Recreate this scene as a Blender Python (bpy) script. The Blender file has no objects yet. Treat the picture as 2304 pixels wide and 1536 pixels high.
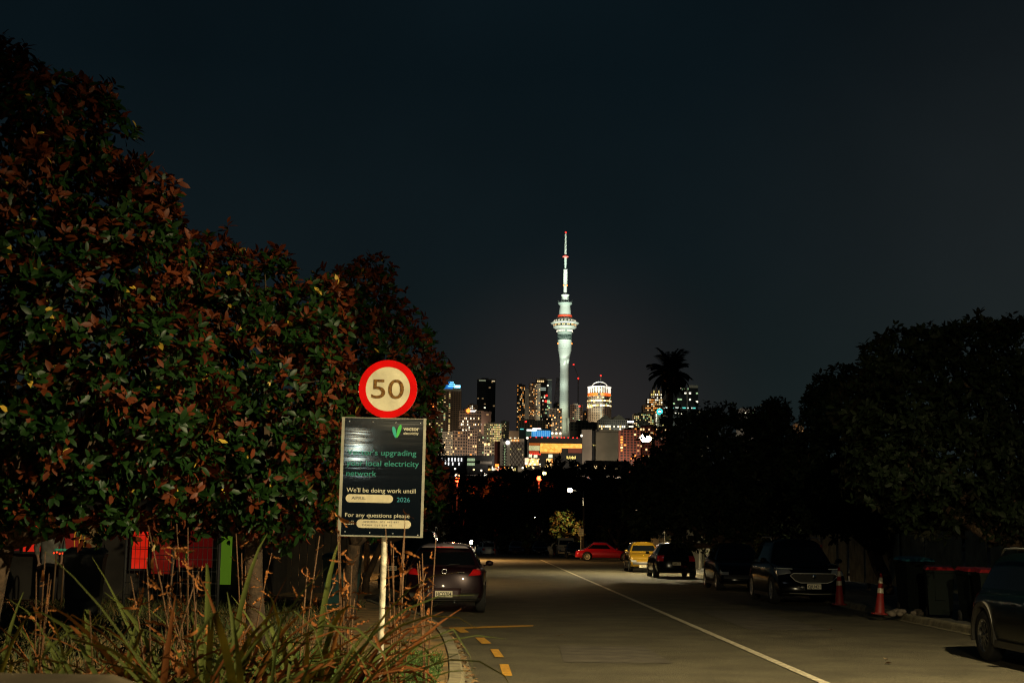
import bpy, math, random
import numpy as np
from mathutils import Vector, Matrix, noise
R = math.radians
random.seed(7)
SC = bpy.context.scene
COL = SC.collection

# ------------------------------------------------------------------ camera
FPX = 3200.0
CAMZ = 1.53
YAW, PITCH, ROLL = math.atan(32/3200), math.atan(446/3200), R(0.85)
CR = Matrix.Rotation(-YAW, 3, 'Z') @ Matrix.Rotation(math.pi/2+PITCH, 3, 'X') @ Matrix.Rotation(ROLL, 3, 'Z')
def ray(px, py): return CR @ Vector(((px-1152)/FPX, -(py-768)/FPX, -1))
def at(px, py, Y):
    r = ray(px, py); k = Y/r.y
    return Vector((r.x*k, Y, CAMZ+r.z*k))
def gnd(px, py, z=0.0):
    r = ray(px, py); k = (z-CAMZ)/r.z
    return Vector((r.x*k, r.y*k, z))
cam = bpy.data.cameras.new('camera'); camo = bpy.data.objects.new('camera', cam); COL.objects.link(camo)
cam.lens = 50; cam.sensor_width = 36; cam.clip_end = 20000; cam.clip_start = 0.1
camo.matrix_world = Matrix.Translation((0, 0, CAMZ)) @ CR.to_4x4()
cam.dof.use_dof = True; cam.dof.focus_distance = 32; cam.dof.aperture_fstop = 5.0
SC.camera = camo

# ------------------------------------------------------------------ tagging
def tag(o, label=None, cat=None, group=None, kind=None):
    if label: o['label'] = label
    if cat: o['category'] = cat
    if group: o['group'] = group
    if kind: o['kind'] = kind
    return o
def empty(name, loc=(0, 0, 0), rz=0, label=None, cat=None, group=None):
    o = bpy.data.objects.new(name, None); COL.objects.link(o)
    o.location = loc; o.rotation_euler = (0, 0, rz); o.empty_display_size = .2
    return tag(o, label, cat, group)
def link(name, me, parent=None, mt=None):
    if mt is not None:
        me.materials.clear()
        for m in (mt if isinstance(mt, (list, tuple)) else [mt]): me.materials.append(m)
    o = bpy.data.objects.new(name, me); COL.objects.link(o)
    if parent: o.parent = parent
    return o

# ------------------------------------------------------------------ materials
MC = {}
def mat(name, col=(.5, .5, .5), rough=.6, metal=0, spec=.5, emit=None, es=0, var=0, vs=8, bump=0, bs=30, coat=0, col2=None, detail=3):
    if name in MC: return MC[name]
    m = bpy.data.materials.new(name); m.use_nodes = True
    nt = m.node_tree; b = nt.nodes['Principled BSDF']
    b.inputs['Base Color'].default_value = (*col, 1); b.inputs['Roughness'].default_value = rough
    b.inputs['Metallic'].default_value = metal; b.inputs['Specular IOR Level'].default_value = spec
    if coat: b.inputs['Coat Weight'].default_value = coat; b.inputs['Coat Roughness'].default_value = .04
    if emit:
        b.inputs['Emission Color'].default_value = (*emit, 1); b.inputs['Emission Strength'].default_value = es
        try: m.cycles.emission_sampling = 'NONE'
        except Exception: pass
    if var or col2 or bump:
        tc = nt.nodes.new('ShaderNodeTexCoord')
    if var or col2:
        n = nt.nodes.new('ShaderNodeTexNoise'); n.inputs['Scale'].default_value = vs; n.inputs['Detail'].default_value = detail
        nt.links.new(tc.outputs['Object'], n.inputs['Vector'])
        r = nt.nodes.new('ShaderNodeValToRGB')
        c2 = col2 or tuple(max(0, c*(1-var)) for c in col)
        r.color_ramp.elements[0].position = .35; r.color_ramp.elements[1].position = .65
        r.color_ramp.elements[0].color = (*c2, 1)
        r.color_ramp.elements[1].color = (*(tuple(min(1, c*(1+var*.5)) for c in col)), 1)
        nt.links.new(n.outputs['Fac'], r.inputs['Fac']); nt.links.new(r.outputs['Color'], b.inputs['Base Color'])
    if bump:
        n2 = nt.nodes.new('ShaderNodeTexNoise'); n2.inputs['Scale'].default_value = bs; n2.inputs['Detail'].default_value = 4
        nt.links.new(tc.outputs['Object'], n2.inputs['Vector'])
        bp = nt.nodes.new('ShaderNodeBump'); bp.inputs['Strength'].default_value = bump; bp.inputs['Distance'].default_value = .02
        nt.links.new(n2.outputs['Fac'], bp.inputs['Height']); nt.links.new(bp.outputs['Normal'], b.inputs['Normal'])
    MC[name] = m; return m
def leafmat(name, top, under, rough=.3, spec=.6, top2=None, trans=.0):
    """leaf with a glossy upper side and a matt underside of another colour"""
    if name in MC: return MC[name]
    m = bpy.data.materials.new(name); m.use_nodes = True; nt = m.node_tree; b = nt.nodes['Principled BSDF']
    g = nt.nodes.new('ShaderNodeNewGeometry'); mx = nt.nodes.new('ShaderNodeMix'); mx.data_type = 'RGBA'
    tc = nt.nodes.new('ShaderNodeTexCoord'); n = nt.nodes.new('ShaderNodeTexNoise'); n.inputs['Scale'].default_value = 2.2
    n.inputs['Detail'].default_value = 3
    nt.links.new(tc.outputs['Object'], n.inputs['Vector'])
    r = nt.nodes.new('ShaderNodeValToRGB'); r.color_ramp.elements[0].position = .38; r.color_ramp.elements[1].position = .62
    r.color_ramp.elements[0].color = (*top, 1); r.color_ramp.elements[1].color = (*(top2 or tuple(c*1.8 for c in top)), 1)
    nt.links.new(n.outputs['Fac'], r.inputs['Fac'])
    nt.links.new(g.outputs['Backfacing'], mx.inputs[0]); nt.links.new(r.outputs['Color'], mx.inputs[6])
    mx.inputs[7].default_value = (*under, 1)
    nt.links.new(mx.outputs[2], b.inputs['Base Color'])
    mr = nt.nodes.new('ShaderNodeMapRange'); mr.inputs[3].default_value = rough; mr.inputs[4].default_value = .8
    nt.links.new(g.outputs['Backfacing'], mr.inputs[0]); nt.links.new(mr.outputs[0], b.inputs['Roughness'])
    b.inputs['Specular IOR Level'].default_value = spec
    MC[name] = m; return m

# ------------------------------------------------------------------ mesh builder
class MB:
    def __init__(s): s.v = []; s.f = []; s.sm = []
    def add(s, vs, fs, smooth=False):
        n = len(s.v); s.v += [tuple(v) for v in vs]; s.f += [tuple(i+n for i in f) for f in fs]; s.sm += [smooth]*len(fs); return s
    def box(s, c, d, rot=None, taper=1.0):
        x, y, z = d[0]/2, d[1]/2, d[2]/2; vs = []
        for k in (-1, 1):
            t = taper if k > 0 else 1
            for a, b in ((-1, -1), (1, -1), (1, 1), (-1, 1)):
                p = Vector((a*x*t, b*y*t, k*z))
                if rot is not None: p = rot @ p
                vs.append(p+Vector(c))
        return s.add(vs, [(0, 3, 2, 1), (4, 5, 6, 7), (0, 1, 5, 4), (1, 2, 6, 5), (2, 3, 7, 6), (3, 0, 4, 7)])
    def b2(s, x0, x1, y0, y1, z0, z1): return s.box(((x0+x1)/2, (y0+y1)/2, (z0+z1)/2), (x1-x0, y1-y0, z1-z0))
    def tube(s, pts, rad, n=8, cap=True):
        pts = [Vector(p) for p in pts]; m = len(pts)
        if not hasattr(rad, '__len__'): rad = [rad]*m
        rings = []; up = Vector((0, 0, 1))
        t0 = (pts[1]-pts[0]).normalized(); u = t0.orthogonal().normalized()
        for i, p in enumerate(pts):
            t = (pts[min(i+1, m-1)]-pts[max(i-1, 0)]).normalized()
            u = (u-t*u.dot(t)); u = u.normalized() if u.length > 1e-6 else t.orthogonal().normalized(); w = t.cross(u)
            rings += [p+(u*math.cos(2*math.pi*k/n)+w*math.sin(2*math.pi*k/n))*rad[i] for k in range(n)]
        fs = [(i*n+k, i*n+(k+1) % n, (i+1)*n+(k+1) % n, (i+1)*n+k) for i in range(m-1) for k in range(n)]
        if cap: fs += [tuple(reversed(range(n))), tuple(range((m-1)*n, m*n))]
        return s.add(rings, fs, True)
    def lathe(s, prof, n=24, c=(0, 0, 0), axis='z', smooth=True, arc=None):
        vs = []; m = len(prof)
        for r, h in prof:
            for k in range(n):
                a = 2*math.pi*k/n
                if axis == 'z': p = (r*math.cos(a), r*math.sin(a), h)
                elif axis == 'x': p = (h, r*math.cos(a), r*math.sin(a))
                else: p = (r*math.cos(a), h, r*math.sin(a))
                vs.append((p[0]+c[0], p[1]+c[1], p[2]+c[2]))
        fs = [(i*n+k, i*n+(k+1) % n, (i+1)*n+(k+1) % n, (i+1)*n+k) for i in range(m-1) for k in range(n)]
        return s.add(vs, fs, smooth)
    def prism(s, poly, y0, y1, axis='y'):
        """outline in the x-z plane, extruded in y (or x-y extruded in z)"""
        n = len(poly)
        if axis == 'y': vs = [(p[0], y0, p[1]) for p in poly]+[(p[0], y1, p[1]) for p in poly]
        else: vs = [(p[0], p[1], y0) for p in poly]+[(p[0], p[1], y1) for p in poly]
        return s.add(vs, [tuple(range(n)), tuple(reversed(range(n, 2*n)))]+[(i, i+n, (i+1) % n+n, (i+1) % n) for i in range(n)])
    def sphere(s, c, r, n=10, sc=(1, 1, 1)):
        vs = []; m = max(4, n//2)
        for i in range(m+1):
            a = math.pi*i/m
            for k in range(n):
                b = 2*math.pi*k/n
                vs.append((c[0]+r*sc[0]*math.sin(a)*math.cos(b), c[1]+r*sc[1]*math.sin(a)*math.sin(b), c[2]+r*sc[2]*math.cos(a)))
        return s.add(vs, [(i*n+k, (i+1)*n+k, (i+1)*n+(k+1) % n, i*n+(k+1) % n) for i in range(m) for k in range(n)], True)
    def mesh(s, name):
        me = bpy.data.meshes.new(name); me.from_pydata(s.v, [], s.f); me.validate(); 
        if len(me.polygons) == len(s.sm): me.polygons.foreach_set('use_smooth', s.sm)
        me.update(); return me
    def build(s, name, m, parent=None, loc=None):
        o = link(name, s.mesh(name), parent, m)
        if loc is not None: o.location = loc
        return o
def npmesh(name, V, F4, smooth=False):
    me = bpy.data.meshes.new(name); nv = len(V); nf = len(F4); w = F4.shape[1]
    me.vertices.add(nv); me.vertices.foreach_set('co', np.asarray(V, 'f').ravel())
    me.loops.add(nf*w); me.loops.foreach_set('vertex_index', F4.astype('i').ravel())
    me.polygons.add(nf); me.polygons.foreach_set('loop_start', np.arange(0, nf*w, w, dtype='i'))
    me.update(calc_edges=True)
    if smooth: me.polygons.foreach_set('use_smooth', np.ones(nf, bool))
    return me
def text(s, name, w, h, loc, m, parent=None, rot=(math.pi/2, 0, 0), ext=.001, bold=0, slant=0, align='LEFT', split=False):
    """lettering cut as a thin mesh: cap height h, stretched to width w"""
    cu = bpy.data.curves.new('t', 'FONT'); cu.body = s; cu.extrude = ext; cu.offset = bold; cu.size = 1; cu.shear = slant
    t = bpy.data.objects.new('t', cu); COL.objects.link(t)
    dg = bpy.context.evaluated_depsgraph_get(); dg.update()
    me = bpy.data.meshes.new_from_object(t.evaluated_get(dg)); bpy.data.objects.remove(t)
    n = len(me.vertices); co = np.zeros(n*3, 'f'); me.vertices.foreach_get('co', co); co = co.reshape(-1, 3)
    x0, x1 = co[:, 0].min(), co[:, 0].max(); hs = h/.73
    co[:, 0] = (co[:, 0]-x0)*(w/(x1-x0)) - (w/2 if align == 'CENTER' else 0); co[:, 1] *= hs
    me.vertices.foreach_set('co', co.ravel()); me.update(); me.name = name
    if split and ' ' in s:
        # one object per word
        par = list(range(n))
        def fd(a):
            while par[a] != a: par[a] = par[par[a]]; a = par[a]
            return a
        for e in me.edges: par[fd(e.vertices[0])] = fd(e.vertices[1])
        comp = {}
        for i in range(n): comp.setdefault(fd(i), []).append(i)
        iv = sorted((co[v, 0].min(), co[v, 0].max(), k) for k, v in comp.items())
        nw = len(s.split()); gaps = []; hi = iv[0][1]
        for q in range(1, len(iv)): gaps.append((iv[q][0]-hi, q)); hi = max(hi, iv[q][1])
        cuts = sorted(q for g_, q in sorted(gaps)[-(nw-1):]); words = []; a_ = 0
        for q in cuts+[len(iv)]: words.append({k for _, _, k in iv[a_:q]}); a_ = q
        outp = None
        for wd_ in words:
            mp_ = {}; vv = []; ff = []
            for p in me.polygons:
                if fd(p.vertices[0]) in wd_:
                    f_ = []
                    for v in p.vertices:
                        if v not in mp_: mp_[v] = len(vv); vv.append(tuple(co[v]))
                        f_.append(mp_[v])
                    ff.append(f_)
            m2 = bpy.data.meshes.new(name); m2.from_pydata(vv, [], ff); m2.update()
            outp = link(name, m2, parent, m); outp.location = loc; outp.rotation_euler = rot
        return outp
    o = link(name, me, parent, m); o.location = loc; o.rotation_euler = rot
    return o
def copy_tree(o, parent=None):
    c = o.copy(); COL.objects.link(c)
    if parent: c.parent = parent
    for ch in list(o.children): copy_tree(ch, c)
    return c

TY = [-200, 150, 165, 200, 260, 400, 600, 1000, 1500, 1700, 3000, 9000]
TZ = [0, 0, -.15, -1.4, -4.5, -8, -4, 20, 66, 80, 84, 84]
def terr(y): return float(np.interp(y, TY, TZ))
# ------------------------------------------------------------------ world and lamps
w = bpy.data.worlds.new('World'); SC.world = w; w.use_nodes = True; nt = w.node_tree
bg = nt.nodes['Background']; out = nt.nodes['World Output']
sky = nt.nodes.new('ShaderNodeTexSky'); sky.sky_type = 'NISHITA'; sky.sun_disc = False
sky.sun_elevation = R(-4); sky.sun_rotation = R(200)
def vm(op, a=None, b=None):
    n = nt.nodes.new('ShaderNodeVectorMath'); n.operation = op
    if a is not None: nt.links.new(a, n.inputs[0])
    if b is not None: n.inputs[1].default_value = b
    return n
tc = nt.nodes.new('ShaderNodeTexCoord')
nz = vm('NORMALIZE', tc.outputs['Generated'])
sx = nt.nodes.new('ShaderNodeSeparateXYZ'); nt.links.new(nz.outputs[0], sx.inputs[0])
rp = nt.nodes.new('ShaderNodeValToRGB'); nt.links.new(sx.outputs['Z'], rp.inputs['Fac'])
els = rp.color_ramp.elements
els[0].position = 0.0; els[0].color = (.0080, .0124, .0130, 1)
els[1].position = 1.0; els[1].color = (.0010, .0032, .0050, 1)
for p, c in ((.10, (.0070, .0122, .0130)), (.20, (.0046, .0092, .0116)), (.32, (.0025, .0064, .0090))):
    e = els.new(p); e.color = (*c, 1)
def lobe(d, width, colr):
    d = Vector(d).normalized()
    dd = vm('DISTANCE', nz.outputs[0], tuple(d))
    mr = nt.nodes.new('ShaderNodeMapRange'); mr.interpolation_type = 'SMOOTHERSTEP'
    nt.links.new(dd.outputs['Value'], mr.inputs[0]); mr.inputs[1].default_value = width; mr.inputs[2].default_value = 0
    mr.inputs[3].default_value = 0; mr.inputs[4].default_value = 1
    s = vm('SCALE'); s.inputs[0].default_value = colr; nt.links.new(mr.outputs[0], s.inputs['Scale'])
    return s.outputs[0]
acc = rp.outputs['Color']
def addc(a, b):
    n = nt.nodes.new('ShaderNodeVectorMath'); n.operation = 'ADD'; nt.links.new(a, n.inputs[0]); nt.links.new(b, n.inputs[1]); return n.outputs[0]
acc = addc(acc, lobe(ray(1290, 1010), .17, (.0150, .0068, .0058)))
acc = addc(acc, lobe(ray(2500, 500), .34, (.0050, .0038, .0028)))
nsk = nt.nodes.new('ShaderNodeTexNoise'); nsk.inputs['Scale'].default_value = 3.5; nsk.inputs['Detail'].default_value = 5
nt.links.new(nz.outputs[0], nsk.inputs['Vector'])
mrs = nt.nodes.new('ShaderNodeMapRange'); nt.links.new(nsk.outputs['Fac'], mrs.inputs[0]); mrs.inputs[1].default_value = .3; mrs.inputs[2].default_value = .7
mrs.inputs[3].default_value = .82; mrs.inputs[4].default_value = 1.20
sc = vm('SCALE', acc); nt.links.new(mrs.outputs[0], sc.inputs['Scale']); acc = sc.outputs[0]
s2 = vm('SCALE', sky.outputs[0]); s2.inputs['Scale'].default_value = .02
acc = addc(acc, s2.outputs[0])
nt.links.new(acc, bg.inputs['Color']); bg.inputs['Strength'].default_value = 1.0
SC.view_settings.view_transform = 'Standard'; SC.view_settings.look = 'None'
SC.render.engine = 'CYCLES'
SC.cycles.filter_width = 1.15; SC.render.resolution_x = 1024; SC.render.resolution_y = 682
moon = bpy.data.lights.new('moon', 'SUN'); moon.energy = .012; moon.angle = R(2); moon.color = (.8, .9, 1)
mo = bpy.data.objects.new('moon', moon); COL.objects.link(mo); mo.rotation_euler = (R(50), 0, R(-30))

def spot(loc, target, power, color, size=150, blend=.6, rad=.12, name='lamp_light', parent=None):
    l = bpy.data.lights.new(name, 'SPOT'); l.energy = power; l.color = color; l.spot_size = R(size); l.spot_blend = blend; l.shadow_soft_size = rad
    o = bpy.data.objects.new(name, l); COL.objects.link(o); o.location = loc
    o.rotation_euler = (Vector(target)-Vector(loc)).to_track_quat('-Z', 'Y').to_euler()
    return o
def point(loc, power, color, rad=.2, name='lamp_light'):
    l = bpy.data.lights.new(name, 'POINT'); l.energy = power; l.color = color; l.shadow_soft_size = rad
    o = bpy.data.objects.new(name, l); COL.objects.link(o); o.location = loc; return o
WARM = (1, .82, .46)
def street_lamp(x, y, armto, label, z=8.0, power=2500, color=WARM, cone=150, es=60, lens=.16, group='street lamps along the road', tilt=(0, 0)):
    """pole at x, arm reaching to x=armto"""
    g = terr(y); o = empty('street_lamp', (x, y, g), 0, label, 'street lamp', group)
    MB().tube([(0, 0, 0), (0, 0, z*.55), (0, 0, z)], [.11, .09, .06], 10).lathe([(.2, 0), (.2, .05), (.13, .3)], 12).build('pole', mat('galvanised', (.10, .10, .10), .6, .2, var=.3), o)
    s = -1 if armto < x else 1; L = abs(armto-x)
    MB().tube([(0, 0, z-.6), (s*.4*L, 0, z-.1), (s*L, 0, z+.08)], [.045, .04, .035], 8).build('arm', MC['galvanised'], o)
    hd = MB().box((s*(L+.3), 0, z+.1), (.75, .3, .12), taper=.7).build('lamp_head', mat('lamp_grey', (.3, .3, .3), .5), o)
    MB().sphere((s*(L+.3), 0, z+.03), lens, 12, (1.1, 1, .8)).build('lens', mat('lens_%d' % es, (1, .9, .7), .3, emit=(1, .82, .5) if color[2] < .5 else (.85, 1, .95), es=es), hd)
    spot((x+s*(L+.3), y, g+z+.03-lens*.8-.12), (x+s*(L+.3)+tilt[0], y+tilt[1], g), power, color, cone, .8, .1, parent=o)
    return o
street_lamp(9.9, 8.0, 7.4, 'grey street lamp on the right verge beside the viewer', z=8.6, power=15500, cone=112, tilt=(-3, 4.5))
street_lamp(-5.4, -30, -4.2, 'added fill lamp on the left verge well behind the viewer', z=8.4, power=14000, cone=22, tilt=(11.5, 68))  # unseen lamp added to brighten the fronts and plates of the parked cars
street_lamp(10.2, 70, at(1453, 985, 70).x+.3, 'bright street lamp glowing above the dark tree beside the palm', z=at(1453, 985, 70).z-.03, power=5200, es=90, lens=.26, cone=172)
street_lamp(at(1313, 1100, 173).x, 173, at(1288, 1097, 173).x, 'street lamp with a long arm above the small lit tree', z=8, power=2200, es=60, lens=.30, cone=150)
street_lamp(at(1220, 1160, 250).x, 250, at(1206, 1160, 250).x, 'small street lamp low in the dark trees, mid picture', z=at(1206, 1160, 250).z-terr(250), power=500, es=50, lens=.42)
street_lamp(at(1070, 1220, 215).x, 215, at(1066, 1220, 215).x, 'far street lamp just over the crest of the road, left', z=at(1060, 1220, 215).z-terr(215), power=200, es=50, lens=.34)
street_lamp(-4.6, 52, -3.4, 'street lamp hidden behind the magnolia hedge on the left kerb', z=5.8, power=1300, cone=164, color=(1, .62, .25))
street_lamp(-5.8, 108, -4.9, 'orange street lamp further along the left kerb behind the hedge', z=6.2, power=15000, cone=172, color=(1, .56, .2))
street_lamp(-10.2, -60, -9.0, 'cool white street lamp far behind the viewer', z=7.3, power=200, color=(.75, 1, .95), es=60, lens=.3)
point((-8.7, -60, 7.0), 380, (.75, 1, .95), .25)

# ------------------------------------------------------------------ ground, road, kerbs
def tsheet(name, xfun, ys, z, m, nx=2):
    """sheet following the terrain; xfun(y) -> (x0, x1)"""
    V = []; F = []
    for y in ys:
        a, b = xfun(y)
        for i in range(nx): V.append((a+(b-a)*i/(nx-1), y, terr(y)+z))
    for j in range(len(ys)-1):
        for i in range(nx-1): q = j*nx+i; F.append((q, q+1, q+nx+1, q+nx))
    mb = MB(); mb.add(V, F); o = mb.build(name, m); tag(o, kind='structure'); return o
ysg = [-200, -50, 0, 20, 50, 100, 150, 165, 180, 200, 230, 260, 400, 600, 1000, 1500, 1700, 3000, 9000]
tsheet('ground', lambda y: (-6000, 6000), ysg, -.012, mat('earth', (.045, .04, .025), .95, var=.5, vs=.6, bump=.5, bs=6), 2)
asph = mat('asphalt', (.088, .076, .046), .78, var=.28, vs=1.1, detail=8, spec=.35)
# fine speckle on the asphalt through a second noise
n_t = asph.node_tree; bs_ = n_t.nodes['Principled BSDF']
tcx = n_t.nodes.new('ShaderNodeTexCoord'); ns = n_t.nodes.new('ShaderNodeTexNoise'); ns.inputs['Scale'].default_value = 55; ns.inputs['Detail'].default_value = 2
n_t.links.new(tcx.outputs['Object'], ns.inputs['Vector'])
bp = n_t.nodes.new('ShaderNodeBump'); bp.inputs['Strength'].default_value = .9; bp.inputs['Distance'].default_value = .02
n_t.links.new(ns.outputs['Fac'], bp.inputs['Height']); n_t.links.new(bp.outputs['Normal'], bs_.inputs['Normal'])
rp2 = n_t.nodes.new('ShaderNodeValToRGB'); rp2.color_ramp.elements[0].position = .3; rp2.color_ramp.elements[1].position = .7
rp2.color_ramp.elements[0].color = (.5, .5, .5, 1); rp2.color_ramp.elements[1].color = (1.5, 1.5, 1.5, 1)
n_t.links.new(ns.outputs['Fac'], rp2.inputs['Fac'])
mul = n_t.nodes.new('ShaderNodeMix'); mul.data_type = 'RGBA'; mul.blend_type = 'MULTIPLY'; mul.inputs[0].default_value = 1
src = bs_.inputs['Base Color'].links[0].from_socket
n_t.links.new(src, mul.inputs[6]); n_t.links.new(rp2.outputs['Color'], mul.inputs[7]); n_t.links.new(mul.outputs[2], bs_.inputs['Base Color'])

# left kerb: build-out near the viewer, then back to the parking lane
KL = [gnd(1046, 1560), gnd(1045, 1536), gnd(1038, 1495), gnd(1022, 1455), gnd(1000, 1425), gnd(968, 1400), gnd(925, 1385), gnd(880, 1378)]
KLp = [(-.42, -60), (-.42, 10)]+[(p.x, p.y) for p in KL]+[(-2.75, 33), (-2.8, 160)]
KRp = [(8.2, -60), (8.3, 10), (8.45, 29), (8.9, 40), (9.15, 50), (9.3, 75), (9.4, 105), (11.5, 109), (11.5, 120), (9.4, 124), (9.4, 160)]
def smooth_path(P, n=6):
    o = []
    for i in range(len(P)-1):
        p1 = P[i]; p2 = P[i+1]
        far = math.dist(p1, p2) > 12
        for k in range(1 if far else n):
            t = k/n
            if far: o.append(p1); continue
            o.append(tuple(p1[a]+(p2[a]-p1[a])*t for a in (0, 1)))
    o.append(P[-1]); return o
KLs = smooth_path(KLp); KRs = smooth_path(KRp)
for _ in range(2):
    def sm(P): return [P[0]]+[tuple((P[i-1][a]+2*P[i][a]+P[i+1][a])/4 for a in (0, 1)) if math.dist(P[i-1], P[i+1]) < 8 else P[i] for i in range(1, len(P)-1)]+[P[-1]]
    KLs = sm(KLs)
def strip(name, P, prof, m, side):
    """sweep a cross profile [(offset outwards, z)...] along a kerb line"""
    V = []; F = []; k = len(prof)
    for i, p in enumerate(P):
        a = Vector(P[max(i-1, 0)]); b = Vector(P[min(i+1, len(P)-1)]); t = (b-a).normalized(); nrm = Vector((-t.y, t.x))*(1 if side < 0 else -1)
        for o_, z in prof: V.append((p[0]+nrm.x*o_, p[1]+nrm.y*o_, z))
    for i in range(len(P)-1):
        for j in range(k-1):
            q = i*k+j; F.append((q, q+k, q+k+1, q+1) if side < 0 else (q, q+1, q+k+1, q+k))
    mb = MB(); mb.add(V, F); return tag(mb.build(name, m), kind='structure')
conc = mat('kerb_concrete', (.20, .17, .10), .85, var=.45, vs=5, bump=.7, bs=25, detail=8)
kp = [(-.10, .006), (-.01, .012), (.015, .10), (.04, .13), (.16, .135), (.18, .10)]
strip('kerb', KLs, kp, conc, -1); strip('kerb', KRs, kp, conc, 1)
road = tsheet('road', lambda y: (-6, 14), [-80, 0, 50, 100, 150, 165, 180, 200, 230, 260, 330], -.004, asph)
# verges as sheets at kerb height
def verge(name, P, off, xout, m, z=.118):
    V = []; F = []
    for p in P: V += [(p[0]+off, p[1], z), (xout, p[1], z+.02)]
    for i in range(len(P)-1): q = 2*i; F.append((q, q+1, q+3, q+2) if xout > 0 else (q, q+2, q+3, q+1))
    mb = MB(); mb.add(V, F); return tag(mb.build(name, m), kind='structure')
dirt = mat('verge_soil', (.26, .15, .045), .95, col2=(.07, .052, .02), vs=2.6, bump=1, bs=18, detail=8)
verge('verge', KLs, -.13, -40, dirt); 
verge('footpath', KRs, .13, 40, mat('footpath_dark', (.09, .085, .07), .9, var=.4, vs=2, bump=.5, bs=20))
# painted marks
yel = mat('yellow_paint', (.66, .34, .02), .7, col2=(.34, .17, .03), vs=18, bump=.4, bs=60, detail=10)
wht = mat('white_paint', (.60, .54, .38), .7, col2=(.22, .18, .12), vs=16, bump=.4, bs=60, detail=10)
def quad(name, pts, m, z=.005):
    mb = MB(); P = [gnd(*p) for p in pts]
    mb.add([(p.x, p.y, z) for p in P], [(0, 1, 2, 3)]); me = mb.mesh(name)
    o = link(name, me, None, m); return tag(o, kind='structure')
for q in ([(1021, 1413), (1040, 1412), (1056, 1422), (1036, 1423)], [(1069, 1434), (1089, 1434), (1106, 1447), (1084, 1448)],
          [(1103, 1460), (1121, 1460), (1134, 1478), (1114, 1478)], [(1124, 1494), (1144, 1494), (1153, 1520), (1132, 1520)]):
    quad('road_marking', q[::-1], yel)
quad('road_marking', [(1012, 1415), (1200, 1408.5), (1200, 1405.5), (1010, 1411)], yel, .0042)
def line(name, x0, y0, x1, y1, wd, m, z=.005):
    V = [(x0-wd/2, y0, z), (x0+wd/2, y0, z), (x1+wd/2, y1, z), (x1-wd/2, y1, z)]
    mb = MB(); mb.add(V, [(0, 1, 2, 3)]); return tag(mb.build(name, m), kind='structure')
a, b = gnd(1856, 1536), gnd(1215, 1258)
dx = (b.x-a.x)/(b.y-a.y)
line('road_marking', a.x-dx*(a.y-2), 2, b.x, b.y, .12, wht)
tm = gnd(1500, 1307); line('road_marking', tm.x-.2, tm.y-.04, tm.x+2.2, tm.y+.5, .08, wht)
line('road_marking', 6.6, 57.2, 8.9, 57.5, .02, wht)
# distant parking ticks on the left
# tar seams and patches in the asphalt
seam = mat('tar_seam', (.035, .03, .022), .6, var=.5, vs=9)
patch = mat('road_patch', (.080, .067, .046), .85, var=.35, vs=3, bump=.5, bs=50, detail=8)
for x0, x1, y0, y1 in ((.9, 2.3, 18.5, 21.5), (4.6, 6.1, 26, 33), (1.5, 2.4, 40, 47), (4.3, 5.4, 15.2, 16.4)):
    mb = MB(); mb.add([(x0, y0, .001), (x1, y0+.06, .001), (x1-.05, y1, .001), (x0+.08, y1-.05, .001)], [(0, 1, 2, 3)]); tag(mb.build('road_patch', patch), kind='structure')
rs_ = random.Random(4)
for x0, y0, n_, dx_ in ():
    P_ = [(x0, y0)]
    for k in range(n_): P_.append((P_[-1][0]+rs_.uniform(-.16, .16)+dx_, P_[-1][1]+rs_.uniform(.2, .5)))
    V = []; F = []
    for k, (x, y) in enumerate(P_): w_ = .012+.012*rs_.random(); V += [(x-w_, y, .002), (x+w_, y, .002)]
    F = [(2*k, 2*k+1, 2*k+3, 2*k+2) for k in range(len(P_)-1)]
    mb = MB(); mb.add(V, F); tag(mb.build('road_crack', seam), kind='structure')
# low concrete wall close to the viewer, bottom left
lw = MB(); p0 = at(-200, 1510, 5.0); p1 = at(255, 1516, 5.0); p2 = at(360, 1540, 5.0)
lw.prism([(p0.x-2, 0), (p0.x-2, p0.z), (p0.x, p0.z), (p1.x, p1.z), (p2.x, p2.z-.02), (p2.x+.6, p2.z-.35), (p2.x+.62, 0)], 4.4, 5.0)
tag(lw.build('concrete_wall', mat('wall_concrete', (.34, .26, .15), .9, var=.35, vs=3, bump=.6, bs=20)), 'low concrete wall at the bottom left corner, out of focus', 'wall')

# ------------------------------------------------------------------ leaf meshes
def leaves(P, D, N, L, W, fold=.18, curl=.25):
    """P base, D direction, N up normal (unit arrays), L length, W width -> verts, quads/tris as quads"""
    n = len(P); S = np.cross(D, N); S /= np.linalg.norm(S, axis=1)[:, None]+1e-9
    N = np.cross(S, D); L = L[:, None]; W = W[:, None]
    def pt(t, s, up): return P+D*L*t+S*W*s+N*L*up
    c1, c2 = -fold*.25, -fold*.1
    v = [pt(0, 0, 0), pt(.33, -.5, fold*.12), pt(.33, 0, c1*.5), pt(.33, .5, fold*.12), pt(.72, -.42, -curl*.15), pt(.72, 0, -curl*.25), pt(.72, .42, -curl*.15), pt(1, 0, -curl*.6)]
    V = np.stack(v, 1).reshape(-1, 3); b = (np.arange(n)*8)[:, None]
    q = np.array([[0, 2, 1, 1], [0, 3, 2, 2], [1, 2, 5, 4], [2, 3, 6, 5], [4, 5, 7, 7], [5, 6, 7, 7]])
    tri = np.array([[0, 2, 1], [0, 3, 2], [1, 2, 5], [1, 5, 4], [2, 3, 6], [2, 6, 5], [4, 5, 7], [5, 6, 7]])
    F = (b[:, None, :]+tri[None]).reshape(-1, 3)
    return V, F
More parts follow.
